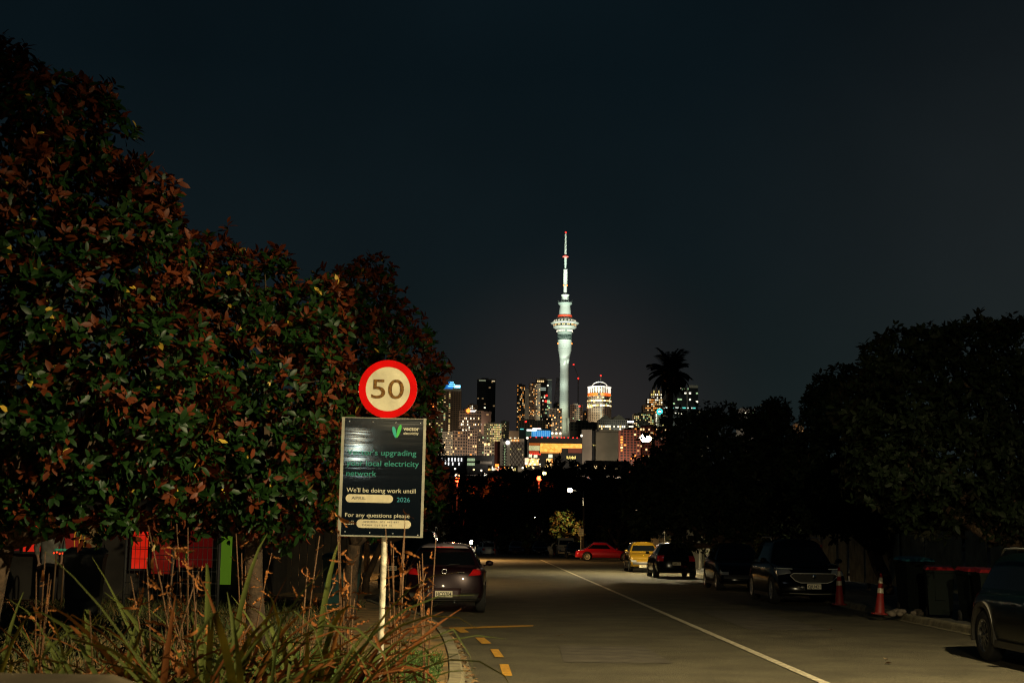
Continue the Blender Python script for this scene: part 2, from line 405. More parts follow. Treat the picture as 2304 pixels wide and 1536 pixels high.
def rosettes(rng, C, A, per, L, W, spread=(35, 85)):
    n = len(C)*per; c = np.repeat(C, per, 0); a = np.repeat(A, per, 0)
    ref = np.tile([0.3, .5, .81], (n, 1)); u = np.cross(a, ref); u /= np.linalg.norm(u, axis=1)[:, None]+1e-9; v = np.cross(a, u)
    ph = (np.tile(np.arange(per), len(C))*2.4+np.repeat(rng.uniform(0, 6.28, len(C)), per))+rng.normal(0, .2, n)
    th = np.radians(rng.uniform(spread[0], spread[1], n))
    rad = u*np.cos(ph)[:, None]+v*np.sin(ph)[:, None]
    D = a*np.cos(th)[:, None]+rad*np.sin(th)[:, None]; N = a*np.sin(th)[:, None]-rad*np.cos(th)[:, None]
    N += rng.normal(0, .35, N.shape); N /= np.linalg.norm(N, axis=1)[:, None]
    l = L*rng.uniform(.65, 1.15, n)
    return leaves(c+a*(rng.uniform(-.5, .3, n)*L)[:, None]+D*(.05*L), D, N, l, l*W)
def crown(blobs, rng, dens, jitter=.15, fill=.35, up=.5):
    """points on and in a union of ellipsoids"""
    C = []; A = []
    B = np.array([(b[0], b[1], b[2], b[3], b[3], b[4] if len(b) > 4 else b[3]) for b in blobs])
    for i, b in enumerate(B):
        n = int(dens*4*math.pi*b[3]*b[5]); 
        if n < 1: continue
        d = rng.normal(size=(n, 3)); d /= np.linalg.norm(d, axis=1)[:, None]
        r = np.where(rng.random(n) < fill, rng.uniform(.35, .85, n), rng.uniform(.85, 1+jitter, n))
        lump = 1+.12*np.sin(d[:, 0]*7+i)*np.cos(d[:, 2]*6+2*i)+.08*np.sin(d[:, 1]*11+d[:, 2]*9)
        p = b[:3]+d*(r*lump)[:, None]*b[3:]
        keep = np.ones(n, bool)
        for j, c in enumerate(B):
            if j != i: keep &= (((p-c[:3])/c[3:])**2).sum(1) > .55
        ax = d*.9+np.array([0, 0, up])+rng.normal(0, .35, d.shape); ax /= np.linalg.norm(ax, axis=1)[:, None]
        C.append(p[keep]); A.append(ax[keep])
    return np.concatenate(C), np.concatenate(A)
def tree(name, label, base, blobs, seed, dens, L, W, mats, per=7, trunk_r=.12, group=None, cat='tree', spread=(35, 85), up=.5, limb=True, split=0.0, fill=.35):
    """trunk, limbs and a crown of many leaves"""
    rng = np.random.default_rng(seed); o = empty(name, base, 0, label, cat, group)
    bx = Vector(base); bl = [(b[0]-bx.x, b[1]-bx.y, b[2]-bx.z)+tuple(b[3:]) for b in blobs]
    C, A = crown(bl, rng, dens, up=up, fill=fill)
    keep = C[:, 2] > .25
    C, A = C[keep], A[keep]
    V, F = rosettes(rng, C, A, per, L, W, spread)
    me = npmesh('crown', V, F); 
    for m in (mats if isinstance(mats, list) else [mats]): me.materials.append(m)
    if isinstance(mats, list) and len(mats) > 1:
        nl = len(F)//8; nr_ = len(C); zr = (C[:, 2]-C[:, 2].min())/(np.ptp(C[:, 2])+1e-6)
        cn = .5+.5*np.sin(C[:, 0]*3.1+C[:, 2]*2.3)*np.sin(C[:, 1]*2.9-C[:, 2]*3.7)
        pr = np.clip(split*(.25+2.2*zr**1.3)*(.35+1.5*cn**2), 0, .85); rz = np.repeat(np.where(rng.random(nr_) < pr, .88, .05), per)
        ch = (rng.random(nl) < rz).astype('i')
        if len(mats) > 2: ch[rng.random(nl) < .012] = 2; me.polygons.foreach_set('material_index', np.repeat(ch, 8))
    link('crown', me, o)
    tb = MB(); cz = np.mean([b[2] for b in bl]); cx = np.mean([b[0] for b in bl]); cy = np.mean([b[1] for b in bl])
    fork = Vector((cx*.25, cy*.25, min(1.3, cz*.45) if cz < 8 else cz*.3))
    tb.tube([(0, 0, -.3), (trunk_r*.3, 0, fork.z*.3), (fork.x*.6, fork.y*.6, fork.z*.7), fork], [trunk_r*1.5, trunk_r*1.1, trunk_r, trunk_r*.95], 10)
    if limb:
        for b in sorted(bl, key=lambda b: -b[3])[:10]:
            e = Vector(b[:3]); m_ = fork.lerp(e, .5)+Vector((rng.normal(0, .1), rng.normal(0, .1), -.12*(e-fork).length))
            tb.tube([fork, fork.lerp(m_, .5), m_, e], [trunk_r*.7, trunk_r*.6, trunk_r*.45, trunk_r*.15], 7)
            for _ in range(3):
                d = Vector(rng.normal(size=3)).normalized()*b[3]*.9
                tb.tube([m_.lerp(e, .6), e+d*.5, e+d], [trunk_r*.22, trunk_r*.14, trunk_r*.05], 5)
    tb.build('trunk', mat('bark', (.055, .032, .015), .9, var=.5, vs=9, bump=1, bs=22), o)
    return o
def pxblobs(lst): # (px, py, r_px, depth) -> world ellipsoids
    out = []
    for px, py, r, d in lst:
        p = at(px, py, d); out.append((p.x, p.y, p.z, r*d/FPX, r*d/FPX))
    return out
# ------------------------------------------------------------------ magnolia hedge on the left
mag = leafmat('magnolia_leaf', (.006, .021, .004), (.068, .012, .003), .42, .14, (.009, .027, .004))
mag2 = leafmat('magnolia_leaf_rusty', (.10, .022, .006), (.090, .017, .005), .5, .15, (.072, .016, .004))
yl = leafmat('yellow_leaf', (.26, .17, .02), (.28, .17, .03), .5, .3)
T1 = pxblobs([(-60, 480, 250, 15), (60, 300, 150, 15), (110, 260, 95, 14.6), (205, 330, 105, 15), (215, 225, 50, 15), (20, 170, 70, 15), (240, 480, 120, 15.2), (330, 600, 140, 15.6), (120, 700, 230, 15.2),
              (340, 440, 55, 15.3), (60, 950, 230, 15.2), (300, 880, 190, 15.5), (180, 1080, 110, 15.4), (-100, 800, 260, 15.5), (370, 1040, 120, 15.8), (0, 1080, 110, 15.3), (350, 500, 60, 15.3), (150, 1120, 62, 15.2), (265, 1165, 55, 15.4), (20, 1100, 80, 15.1)])
tree('magnolia_tree', 'tallest magnolia tree with rust-backed leaves, at the left edge', (at(-30, 1200, 15.6).x, 15.6, .1), T1, 3, 42, .138, .42, [mag, mag2, yl], 8, .13, 'magnolia trees of the left verge', split=.30)
T2 = pxblobs([(480, 640, 105, 18), (600, 700, 110, 18.2), (700, 730, 90, 18.6), (470, 800, 150, 18), (620, 870, 160, 18.2), (500, 1000, 160, 18), (650, 1040, 120, 18.3), (560, 1120, 90, 18.1), (430, 590, 45, 17.8), (625, 610, 45, 18.2),
              (700, 900, 110, 18.6), (730, 680, 55, 18.6), (400, 1165, 60, 18), (640, 1160, 60, 18.3), (480, 1130, 70, 18)])
tree('magnolia_tree', 'middle magnolia tree of the left hedge, above the green panel', (at(575, 1200, 18.4).x, 18.4, .1), T2, 4, 42, .135, .42, [mag, mag2, yl], 8, .12, 'magnolia trees of the left verge', split=.24)
T3 = pxblobs([(840, 615, 42, 25), (800, 680, 85, 25), (860, 760, 90, 25), (920, 820, 72, 24.6), (962, 838, 42, 24.4), (800, 850, 120, 25), (880, 960, 105, 25), (770, 980, 110, 24.8), (760, 1100, 90, 24.8), (900, 1080, 90, 25.4), (830, 1120, 80, 25.2), (930, 880, 50, 24.6), (745, 660, 50, 24.6)])
tree('magnolia_tree', 'right magnolia tree directly behind the round speed sign', (at(785, 1200, 25).x, 25, .1), T3, 5, 36, .145, .42, [mag, mag2, yl], 8, .12, 'magnolia trees of the left verge', split=.26)
T4 = pxblobs([(962, 1010, 26, 37), (972, 1060, 26, 37), (966, 1120, 32, 37), (945, 1160, 36, 37), (925, 1050, 45, 37.3), (980, 1150, 20, 37)])
tree('magnolia_tree', 'low magnolia lit orange from behind, right of the notice board', (-3.3, 37, .1), T4, 6, 26, .19, .40, [mag, mag2], 8, .08, 'magnolia trees of the left verge', split=.45)

# ------------------------------------------------------------------ strap-leaved clumps in the foreground
def straps(rng, n, hmax, lean, wd, droop):
    """arching strap leaves from the origin -> verts, tris; two material halves"""
    V = []; F = []; S = 9
    for i in range(n):
        a = rng.uniform(0, 6.283); ln = hmax*rng.uniform(.5, 1.0); l = rng.uniform(.2, lean); w = wd*rng.uniform(.6, 1.1)
        b = np.array([math.cos(a), math.sin(a), 0]); s = np.array([-b[1], b[0], 0]); p = b*rng.uniform(0, .12)*1.0
        th = l; dr = droop*rng.uniform(.1, 1.3); tw = rng.uniform(-.9, .9); bend = rng.random() < .18; bp_ = rng.integers(4, 8)
        k0 = len(V)
        for j in range(S+1):
            t = j/S; ww = w*(.55+.9*t-1.45*t**3.2)*.5 if t < 1 else .001
            ww = max(ww, .0015); ss = s*math.cos(tw*t)+np.array([0, 0, 1])*math.sin(tw*t)*.6
            V += [p-ss*ww, p+np.array([0, 0, -ww*.5]), p+ss*ww]
            th += dr*(t**1.5)*.42
            if bend and j == bp_: th += 1.1
            p = p+(b*math.sin(th)+np.array([0, 0, math.cos(th)]))*(ln/S)
        for j in range(S):
            q = k0+3*j
            for c in (0, 1): F += [(q+c, q+c+1, q+c+4), (q+c, q+c+4, q+c+3)]
    return np.array(V), np.array(F)
flx = leafmat('flax_green', (.040, .058, .006), (.05, .06, .01), .6, .12, (.24, .18, .02))
flb = leafmat('flax_brown', (.12, .038, .009), (.13, .042, .010), .8, .1, (.36, .155, .028))
FG = 'strap-leaved clumps in the foreground'
flax = [(-45, 7.6, 1.15, 'at the left edge'), (95, 6.6, 1.05, 'above the concrete wall'), (230, 7.8, 1.35, 'below the dark bin'), (345, 6.6, 1.30, 'below the red lit fence'), (470, 7.8, 1.5, 'below the green panel'),
        (585, 6.8, 1.35, 'in the middle of the bed, before the thick trunk'), (690, 8.6, 1.4, 'left of the sign post'), (640, 5.8, .72, 'nearest and lowest of the row, cut by the frame'), (735, 7.4, .78, 'left of the foot of the sign post'), (410, 5.6, .70, 'at the bottom edge, left of centre of the bed')]
for i, (px, d, h, wh) in enumerate(flax):
    rng = np.random.default_rng(50+i); p = at(px, 1500, d)
    o = empty('flax_plant', (p.x, d, .1), 0, 'strap-leaved plant '+wh, 'plant', FG)
    V, F = straps(rng, 75, h*1.25, 1.0, .046, 1.7); link('green_leaves', npmesh('green_leaves', V, F), o, flx)
    V, F = straps(rng, 130, h*1.08, 1.2, .054, 2.3); link('dry_leaves', npmesh('dry_leaves', V, F), o, flb)
# dry flower stalks with curled leaves
dry = leafmat('dry_curl', (.15, .045, .012), (.24, .085, .02), .8, .1, (.28, .11, .028))
def curled(rng, C, n, L):
    V = []; F = []
    for i in range(n):
        c = C[rng.integers(len(C))]; p = np.array(c)+rng.normal(0, .02, 3); d = rng.normal(size=3); d[2] -= .7; d /= np.linalg.norm(d)
        ax = rng.normal(size=3); ax /= np.linalg.norm(ax); l = L*rng.uniform(.5, 1.3); w = l*rng.uniform(.10, .17); cur = rng.uniform(.35, 1.1); k0 = len(V); S = 6
        for j in range(S+1):
            t = j/S; s = np.cross(d, ax); s /= np.linalg.norm(s)+1e-6; ww = w*math.sin(math.pi*min(.98, .12+.86*t))*.5
            V += [p-s*ww, p+s*ww]; q = Matrix.Rotation(cur, 3, Vector(s)); d = np.array(q @ Vector(d)); p = p+d*l/S
        for j in range(S): q = k0+2*j; F += [(q, q+1, q+3), (q, q+3, q+2)]
    return np.array(V), np.array(F)
stalks = [(888, 1080, 1560, 9.5, .10, 14, 'in front of the right edge of the notice board'), (850, 1150, 1540, 9.0, .18, 26, 'crossing the foot of the notice board'), (918, 1200, 1500, 9.6, .12, 9, 'in front of the purple hatchback'),
          (800, 1150, 1560, 8.6, .14, 22, 'in front of the lower left of the notice board'), (760, 1230, 1560, 8.8, .2, 24, 'left of the sign post'), (690, 1200, 1560, 9.2, .2, 26, 'between the two left tree trunks'),
          (420, 1160, 1560, 8.2, .3, 44, 'before the red lit fence'), (350, 1230, 1560, 8.0, .22, 30, 'beside the dark bin'), (480, 1260, 1560, 8.0, .25, 30, 'below the green panel'), (250, 1330, 1560, 7.0, .2, 22, 'over the concrete wall'),
          (590, 1190, 1560, 9.6, .22, 30, 'in front of the middle trunk'), (140, 1230, 1560, 8.0, .2, 20, 'before the bar table')]
for i, (px, y0, y1, d, r, n, wh) in enumerate(stalks):
    rng = np.random.default_rng(200+i); t = at(px, y0, d); o = empty('dry_stalk', (t.x+rng.normal(0, .08), d, .1), 0, 'dry brown stalk of curled leaves '+wh, 'plant', 'dry stalks of curled leaves')
    H = t.z-.1; L = []
    for br in range(4):
        e = Vector((rng.normal(0, r*.5), rng.normal(0, r*.5), H*rng.uniform(.72, 1.0))); m_ = Vector((e.x*.3, e.y*.3, H*.45))
        L.append([Vector((0, 0, 0)), m_*.5, m_, m_.lerp(e, .5)+Vector((0, 0, .04)), e])
    mb = MB()
    for l in L: mb.tube(l, [.007, .006, .005, .004, .002], 5)
    mb.build('stalk', mat('dry_stem', (.15, .07, .025), .8), o)
    C = []
    for l in L:
        for k in range(16):
            q = .35+.65*k/15; q *= 4; a_ = int(min(q, 3.99)); C.append(l[a_].lerp(l[a_+1], q-a_))
    V, F = curled(rng, [tuple(c) for c in C], int(n*1.7), .13); link('curled_leaves', npmesh('curled_leaves', V, F), o, dry)
# grass on the near verge, and a rough ground cover under the hedge
rng = np.random.default_rng(9)
def grass(name, n, reg, h, wd, m, dens=None, z=.12):
    P = []
    while len(P) < n:
        x, y = rng.uniform(reg[0], reg[1]), rng.uniform(reg[2], reg[3])
        if dens is None or dens(x, y): P.append((x, y, z))
    P = np.array(P); D = rng.normal(0, .38, (n, 3)); D[:, 2] = 1; D /= np.linalg.norm(D, axis=1)[:, None]
    N = rng.normal(size=(n, 3)); N -= D*(N*D).sum(1)[:, None]; N /= np.linalg.norm(N, axis=1)[:, None]
    V, F = leaves(P, D, N, h*rng.uniform(.5, 1.3, n), wd*np.ones(n)*rng.uniform(.6, 1.3, n), curl=.9)
    return tag(link(name, npmesh(name, V, F), None, m), kind='stuff', cat='grass', label=None)
def kx(y):
    ys_ = [p[1] for p in KLs]; return float(np.interp(y, ys_, [p[0] for p in KLs])) if y < 24 else -2.2
gm = leafmat('grass_green', (.035, .085, .016), (.05, .10, .02), .6, .3, (.075, .14, .02))
g = grass('grass', 9000, (-3.4, -.55, 13, 18.2), .07, .009, gm, lambda x, y: x < kx(y)-.24 and (y < 17.4+.5*math.sin(x*5) or rng.random() < .1)); g['label'] = 'short green grass on the near verge inside the kerb'
g = grass('ground_cover', 7000, (-9, -2.6, 12, 30), .16, .022, leafmat('cover', (.03, .05, .012), (.05, .06, .02), .6, .3, (.12, .08, .02))); g['label'] = 'ragged low weeds under the magnolia hedge'
# leaf litter in the gutter and single leaves on the road
P = []
while len(P) < 260:
    y = rng.uniform(12.5, 25); P.append((kx(y)+abs(rng.normal(.03, .05))+.02, y, .016))
P = np.array(P); D = rng.normal(size=(260, 3)); D[:, 2] *= .15; D /= np.linalg.norm(D, axis=1)[:, None]; N = np.tile([0, 0, 1.], (260, 1))+rng.normal(0, .3, (260, 3))
V, F = leaves(P, D, N, rng.uniform(.04, .11, 260), rng.uniform(.02, .05, 260), curl=1.2); V[:, 2] = np.maximum(V[:, 2], .01)
tag(link('leaf_litter', npmesh('leaf_litter', V, F), None, [leafmat('litter', (.20, .10, .04), (.30, .16, .07), .7, .3, (.34, .22, .10))]), 'brown leaves blown along the near gutter', 'leaves', kind='stuff')
for k, (px, py, lb) in enumerate([(1863, 1417, 'single reddish leaf on the road near the cones'), (1990, 1484, 'single pale leaf on the road at the right'), (2008, 1494, 'single dark leaf on the road beside the pale one'), (1270, 1430, 'small dark leaf on the road near the yellow line')]):
    p = gnd(px, py); D = np.array([[math.cos(k), math.sin(k), .1]]); V, F = leaves(np.array([[0, 0, .02]]), D, np.array([[.3, 0, 1.]]), np.array([.13]), np.array([.07]), curl=1)
    V[:, 2] = np.maximum(V[:, 2], .006); o = link('fallen_leaf', npmesh('fallen_leaf', V, F), None, leafmat('litter%d' % (k % 2), (.32, .10, .05) if k == 0 else (.3, .2, .1), (.3, .18, .1), .7, .3)); o.location = (p.x, p.y, 0)
    tag(o, lb, 'leaf', 'fallen leaves on the road')

# ------------------------------------------------------------------ speed sign and notice board
SY = 14.5; sg = SY/FPX; tl = at(769, 940, SY); br_ = at(953, 1206, SY); ctr = at(860.5, 1073, SY)
base = at(862, 1206, SY)
lean = R(-.45)
ss_ = empty('speed_sign', (base.x, SY, .1), 0, 'round red-rimmed speed limit sign reading 50 on a white post', 'road sign')
ss_.rotation_euler = (0, -lean, 0)
sc_ = at(870.5, 875, SY); sz = sc_.z-.1; sxo = sc_.x-base.x-.012
postm = mat('post_white', (.62, .56, .42), .6, var=.4, vs=14, bump=.3)
pm = MB(); pm.tube([(0, .045, -.3), (0, .045, 1), (0, .045, sz+.1)], .030, 14)
pm.build('post', postm, ss_)
Rr = 66*sg
MB().lathe([(0, .012), (Rr, .012), (Rr, -.004), (0, -.004)], 64, (sxo, 0, sz), 'y').build('backing_disc', mat('alu', (.5, .5, .5), .45, .8), ss_)
for f in ss_.children[-1].data.polygons: f.use_smooth = False
redm = mat('sign_red', (.46, .002, .002), .7, spec=.05, var=.15, vs=5)
def ringmesh(name, r0, r1, y, m, par):
    V = []; n = 64
    for k in range(n):
        a = 2*math.pi*k/n; c, s = math.cos(a), math.sin(a); V += [(sxo+r0*c, y, sz+r0*s), (sxo+r1*c, y, sz+r1*s)]
    F = [(2*k, 2*k+1, (2*k+3) % (2*n), (2*k+2) % (2*n)) for k in range(n)]
    F = [tuple(reversed(f)) for f in F]
    mb = MB(); mb.add(V, F); return mb.build(name, m, par)
ringmesh('red_border', 50*sg, Rr, -.0065, redm, ss_)
MB().lathe([(0, -.0055), (50.5*sg, -.0055), (50.5*sg, -.004)], 64, (sxo, 0, sz), 'y', False).build('white_face', mat('sign_face', (.44, .40, .27), .55, var=.2, vs=4, bump=.1), ss_)
brn = mat('sign_numeral', (.045, .020, .008), .6, var=.6, spec=.05, vs=40, col2=(.16, .08, .02))
text('50', 'numerals', 73*sg, 45*sg, (sxo-37*sg, -.0075, sz-21*sg), brn, ss_, ext=.0008, bold=.004)
for bx_, bz_ in ((sxo-66*sg, -8*sg), (sxo-66*sg, 8*sg)): MB().sphere((bx_, -.004, sz+bz_), .006, 8).build('rivet', mat('alu', (.5, .5, .5)), ss_)
# notice board
nb = empty('notice_board', (ctr.x, SY-.02, ctr.z), 0, 'tall dark electricity notice board on the post below the round sign', 'notice board')
nb.rotation_euler = (0, -R(-1.0)*-1, 0)
nb.rotation_euler = (0, R(.35), 0)
bw, bh = 189*sg, 265*sg
frm = mat('board_frame', (.24, .23, .18), .6, var=.25, vs=6)
bm_ = mat('board_navy', (.002, .0035, .006), .055, spec=.45)
# gentle unevenness of the sheet, for the long lamp reflection
btn = bm_.node_tree; bb = btn.nodes['Principled BSDF']; tcb = btn.nodes.new('ShaderNodeTexCoord'); nb2 = btn.nodes.new('ShaderNodeTexNoise'); mp = btn.nodes.new('ShaderNodeMapping'); mp.inputs['Scale'].default_value = (.5, 1, 6)
nb2.inputs['Scale'].default_value = 1.2; nb2.inputs['Detail'].default_value = 3; btn.links.new(tcb.outputs['Object'], mp.inputs[0]); btn.links.new(mp.outputs[0], nb2.inputs['Vector'])
bpb = btn.nodes.new('ShaderNodeBump'); bpb.inputs['Strength'].default_value = 1; bpb.inputs['Distance'].default_value = .0009; btn.links.new(nb2.outputs['Fac'], bpb.inputs['Height']); btn.links.new(bpb.outputs['Normal'], bb.inputs['Normal'])
MB().b2(-bw/2+.02, bw/2-.02, -.004, .012, -bh/2+.01, bh/2).build('panel', bm_, nb)
fr = MB(); t_ = 6.5*sg
fr.b2(-bw/2, -bw/2+t_, -.008, .02, -bh/2, bh/2); fr.b2(bw/2-t_*.9, bw/2, -.008, .02, -bh/2, bh/2+.004); fr.b2(-bw/2+t_, bw/2-t_*.9, -.008, .02, -bh/2, -bh/2+t_*.45); fr.b2(-bw/2+t_, bw/2-t_*.9, -.006, .02, bh/2-t_*.2, bh/2)
fr.build('frame', frm, nb)
K = bw/(769-92+0.)  # zoom px -> m   (board spans x 75..765 in the zoom)
def bxy(X, Y): # zoom px to board local
    xl = 92-(Y-520)/(1445-520)*22; return (-bw/2+(X-xl)*.2865*sg*1.0, bh/2-(Y-520)*.2865*sg)
def btext(s, X0, X1, Yb, hgt, m, name='lettering', bold=.0):
    x, z = bxy(X0, Yb); return text(s, name, (X1-X0)*.2865*sg, hgt*.2865*sg, (x, -.0052, z), m, nb, ext=.0004, bold=bold, split=True)
teal = mat('print_teal', (.008, .17, .14), .5); cream = mat('print_cream', (.42, .39, .29), .5); blue = mat('print_blue', (.014, .17, .22), .5)
btext("Vector's upgrading", 135, 675, 813, 45, teal); btext("your local electricity", 132, 695, 897, 45, teal); btext("network", 130, 363, 978, 45, teal)
btext("We'll be doing work untill", 133, 672, 1103, 36, cream); btext("2026", 526, 627, 1172, 36, blue)
btext("For any questions please", 125, 627, 1294, 32, cream); btext("call", 123, 190, 1354, 32, cream)
btext("vector", 572, 697, 615, 32, cream, bold=.02); btext("electricity", 573, 692, 646, 22, cream, bold=.01)
def pill(X0, X1, Y0, Y1):
    a = bxy(X0, Y1); b = bxy(X1, Y0); r = (b[1]-a[1])/2; cz = (a[1]+b[1])/2; P_ = []
    for k in range(13): t = -math.pi/2+math.pi*k/12; P_.append((b[0]-r+r*math.cos(t), cz+r*math.sin(t)))
    for k in range(13): t = math.pi/2+math.pi*k/12; P_.append((a[0]+r+r*math.cos(t), cz+r*math.sin(t)))
    mb = MB(); mb.prism(P_, -.0048, -.0040); return mb.build('white_field', mat('print_white', (.44, .39, .26), .6, var=.12, vs=10), nb)
pill(127, 497, 1120, 1182); pill(213, 638, 1313, 1377)
ink = mat('marker_ink', (.03, .03, .04), .6)
btext("APRIL", 172, 285, 1160, 24, ink, 'handwriting', 0); btext("ANDREA  021 442 447", 262, 545, 1336, 14, ink, 'handwriting', 0); btext("DEAN  021 559 15", 258, 490, 1362, 14, ink, 'handwriting', 0)
def leafshape(cx, cz, a, L_, W_):
    P_ = []
    for k in range(20):
        t = k/20*2*math.pi; x = W_/2*math.sin(t)*(1+.25*math.cos(t)); z = L_/2*math.cos(t)
        P_.append((cx+x*math.cos(a)+z*math.sin(a), cz-x*math.sin(a)+z*math.cos(a)))
    return P_
q = .2865*sg; x, z = bxy(503, 630); mb = MB(); mb.prism(leafshape(x, z, R(-14), 92*q, 27*q), -.0050, -.0042); mb.build('emblem', mat('emblem_teal', (.01, .26, .20), .5), nb)
x, z = bxy(537, 622); mb = MB(); mb.prism(leafshape(x, z, R(16), 108*q, 27*q), -.0060, -.0052); mb.build('emblem', mat('emblem_green', (.03, .34, .05), .5), nb)
for X, Y in ((335, 553), (513, 555), (707, 556), (150, 553), (125, 1410), (317, 1415), (497, 1418), (690, 1425)):
    x, z = bxy(X, Y); MB().sphere((x, -.005, z), .006, 8, (1, .5, 1)).build('screw', mat('alu', (.5, .5, .5)), nb)

# ------------------------------------------------------------------ house glowing red behind the hedge
HX = lambda px, d=31: at(px, 1200, d).x
hz = lambda py, px=200, d=31: at(px, py, d).z
hs = empty('house', (HX(200), 31, .1), 0, 'dark house behind the hedge with red lit windows and a green panel', 'house')
wallm = mat('house_wall', (.035, .03, .025), .9, var=.4, vs=2)
H0 = hs.location
def hbox(name, px0, px1, py0, py1, m, y0=-.03, y1=.03, par=None, d=31):
    x0, x1 = HX(px0)-H0.x, HX(px1)-H0.x; z0, z1 = hz(py1, px0)-H0.z, hz(py0, px0)-H0.z
    return MB().b2(x0, x1, y0, y1, z0, z1).build(name, m, par or hs)
wb = MB(); wb.b2(HX(-150)-H0.x, HX(560)-H0.x, .12, .35, 0, 3.4); wb.build('wall', wallm, hs)
rb = MB(); x0, x1 = HX(-170)-H0.x, HX(580)-H0.x
rb.add([(x0, -.5, 3.4), (x1, -.5, 3.4), (x1, 7, 3.4), (x0, 7, 3.4), (x0+1, 3.2, 5), (x1-1, 3.2, 5)], [(0, 1, 5, 4), (1, 2, 5), (2, 3, 4, 5), (3, 0, 4), (0, 3, 2, 1)]); rb.build('roof', mat('roof_dark', (.05, .045, .04), .8), hs)
wb2 = MB(); wb2.b2(x0+.2, x1-.2, 6.5, 6.7, 0, 3.4); wb2.b2(x0+.2, x0+.4, .35, 6.5, 0, 3.4); wb2.b2(x1-.4, x1-.2, .35, 6.5, 0, 3.4); wb2.build('side_walls', wallm, hs)
red1 = mat('red_glow', (.3, .02, .02), .6, emit=(1, .022, .006), es=.48); red2 = mat('red_dim', (.2, .02, .02), .6, emit=(1, .03, .02), es=.05); red3 = mat('red_mid', (.2, .02, .02), .6, emit=(1, .04, .02), es=.09)
grn = mat('green_panel_glow', (.25, .7, .02), .6, emit=(.26, .52, .03), es=.17)  # panel's own glow stands for the light falling on it
for a_, m_, lb in (((9, 48, 1140, 1238), red2, 'dim red window pane'), ((55, 95, 1160, 1240), red1, 'bright red window pane'), ((100, 188, 1160, 1240), red3, 'red curtained window'), ((300, 336, 1195, 1278), red1, None), ((345, 395, 1210, 1290), red3, None), ((400, 482, 1190, 1275), red2, None)):
    wd_ = hbox('window', *a_, m_); fr_ = MB(); x0, x1 = HX(a_[0])-H0.x, HX(a_[1])-H0.x; z0, z1 = hz(a_[3], a_[0])-H0.z, hz(a_[2], a_[0])-H0.z
    if lb: wd_['label'] = lb
    fr_.b2(x0-.05, x0, -.06, .06, z0, z1); fr_.b2(x1, x1+.05, -.06, .06, z0, z1); fr_.b2(x0-.05, x1+.05, -.065, .065, z1, z1+.05); fr_.b2(x0-.05, x1+.05, -.065, .065, z0-.05, z0); fr_.b2(x0, x1, -.045, -.032, z0+(z1-z0)*.52, z0+(z1-z0)*.54)
    fr_.build('window_frame', mat('frame_dark', (.02, .02, .02), .6), wd_)
gp = hbox('green_panel_glow', 497, 523, 1205, 1314, grn)
wf = empty('wire_fence', (HX(390), 27, .1), 0, 'dark wire fence in front of the red lit wall', 'fence')
wm_ = MB(); fx0, fx1 = at(285, 1200, 27).x-HX(390), at(495, 1200, 27).x-HX(390)
for k in range(int((fx1-fx0)/.09)+1): wm_.tube([(fx0+.09*k, 0, 0), (fx0+.09*k, 0, 1.45)], .006, 4)
for k in range(7): wm_.tube([(fx0, 0, .1+.22*k), (fx1, 0, .1+.22*k)], .007, 4)
wm_.build('mesh_panel', mat('wire_dark', (.02, .02, .02), .7), wf)
for q in (fx0, (fx0+fx1)/2, fx1): MB().tube([(q, .02, -.1), (q, .02, 1.55)], .03, 8).build('post', mat('wire_dark', (.02, .02, .02)), wf)
tf = empty('screening_fence', (-7, 37, .1), 0, 'added dark timber fence hiding lit ground between the house and the kerb', 'fence'); tm_ = MB()  # fence added to cover lamplit ground so this strip stays dark
for k in range(46): tm_.b2(-5.6+k*.2, -5.6+k*.2+.185, 0, .025, 0, 1.62+.02*((k*7) % 3))
tm_.build('palings', mat('paling_dark', (.035, .028, .02), .9, var=.4, vs=3), tf); MB().b2(-5.6, 3.6, .03, .08, .3, .4).b2(-5.6, 3.6, .03, .08, 1.2, 1.3).build('rails', mat('paling_dark', (.035, .028, .02)), tf)
for k in range(4): MB().b2(-5.6+k*3.02, -5.5+k*3.02, .09, .19, -.2, 1.6).build('post', mat('paling_dark', (.035, .028, .02)), tf)
# brick pillar in front of the wall
bp_o = empty('brick_pillar', (HX(206, 29), 29, .1), 0, 'pale brick pillar right of the red windows', 'pillar')
brick = mat('brick_pale', (.36, .24, .12), .9); bn = brick.node_tree; bt = bn.nodes.new('ShaderNodeTexBrick'); bt.inputs['Scale'].default_value = 5; bt.inputs['Color1'].default_value = (.36, .25, .12, 1); bt.inputs['Color2'].default_value = (.27, .19, .1, 1); bt.inputs['Mortar'].default_value = (.08, .06, .04, 1)
tb_ = bn.nodes.new('ShaderNodeTexCoord'); mpp = bn.nodes.new('ShaderNodeMapping'); mpp.inputs['Rotation'].default_value = (R(90), 0, 0); bn.links.new(tb_.outputs['Object'], mpp.inputs[0]); bn.links.new(mpp.outputs[0], bt.inputs['Vector']); bn.links.new(bt.outputs['Color'], bn.nodes['Principled BSDF'].inputs['Base Color'])
MB().b2(-.15, .15, -.15, .15, 0, 1.75).build('shaft', brick, bp_o); MB().b2(-.18, .18, -.18, .18, 1.75, 1.82).build('cap', mat('cap_stone', (.3, .26, .18), .9), bp_o)
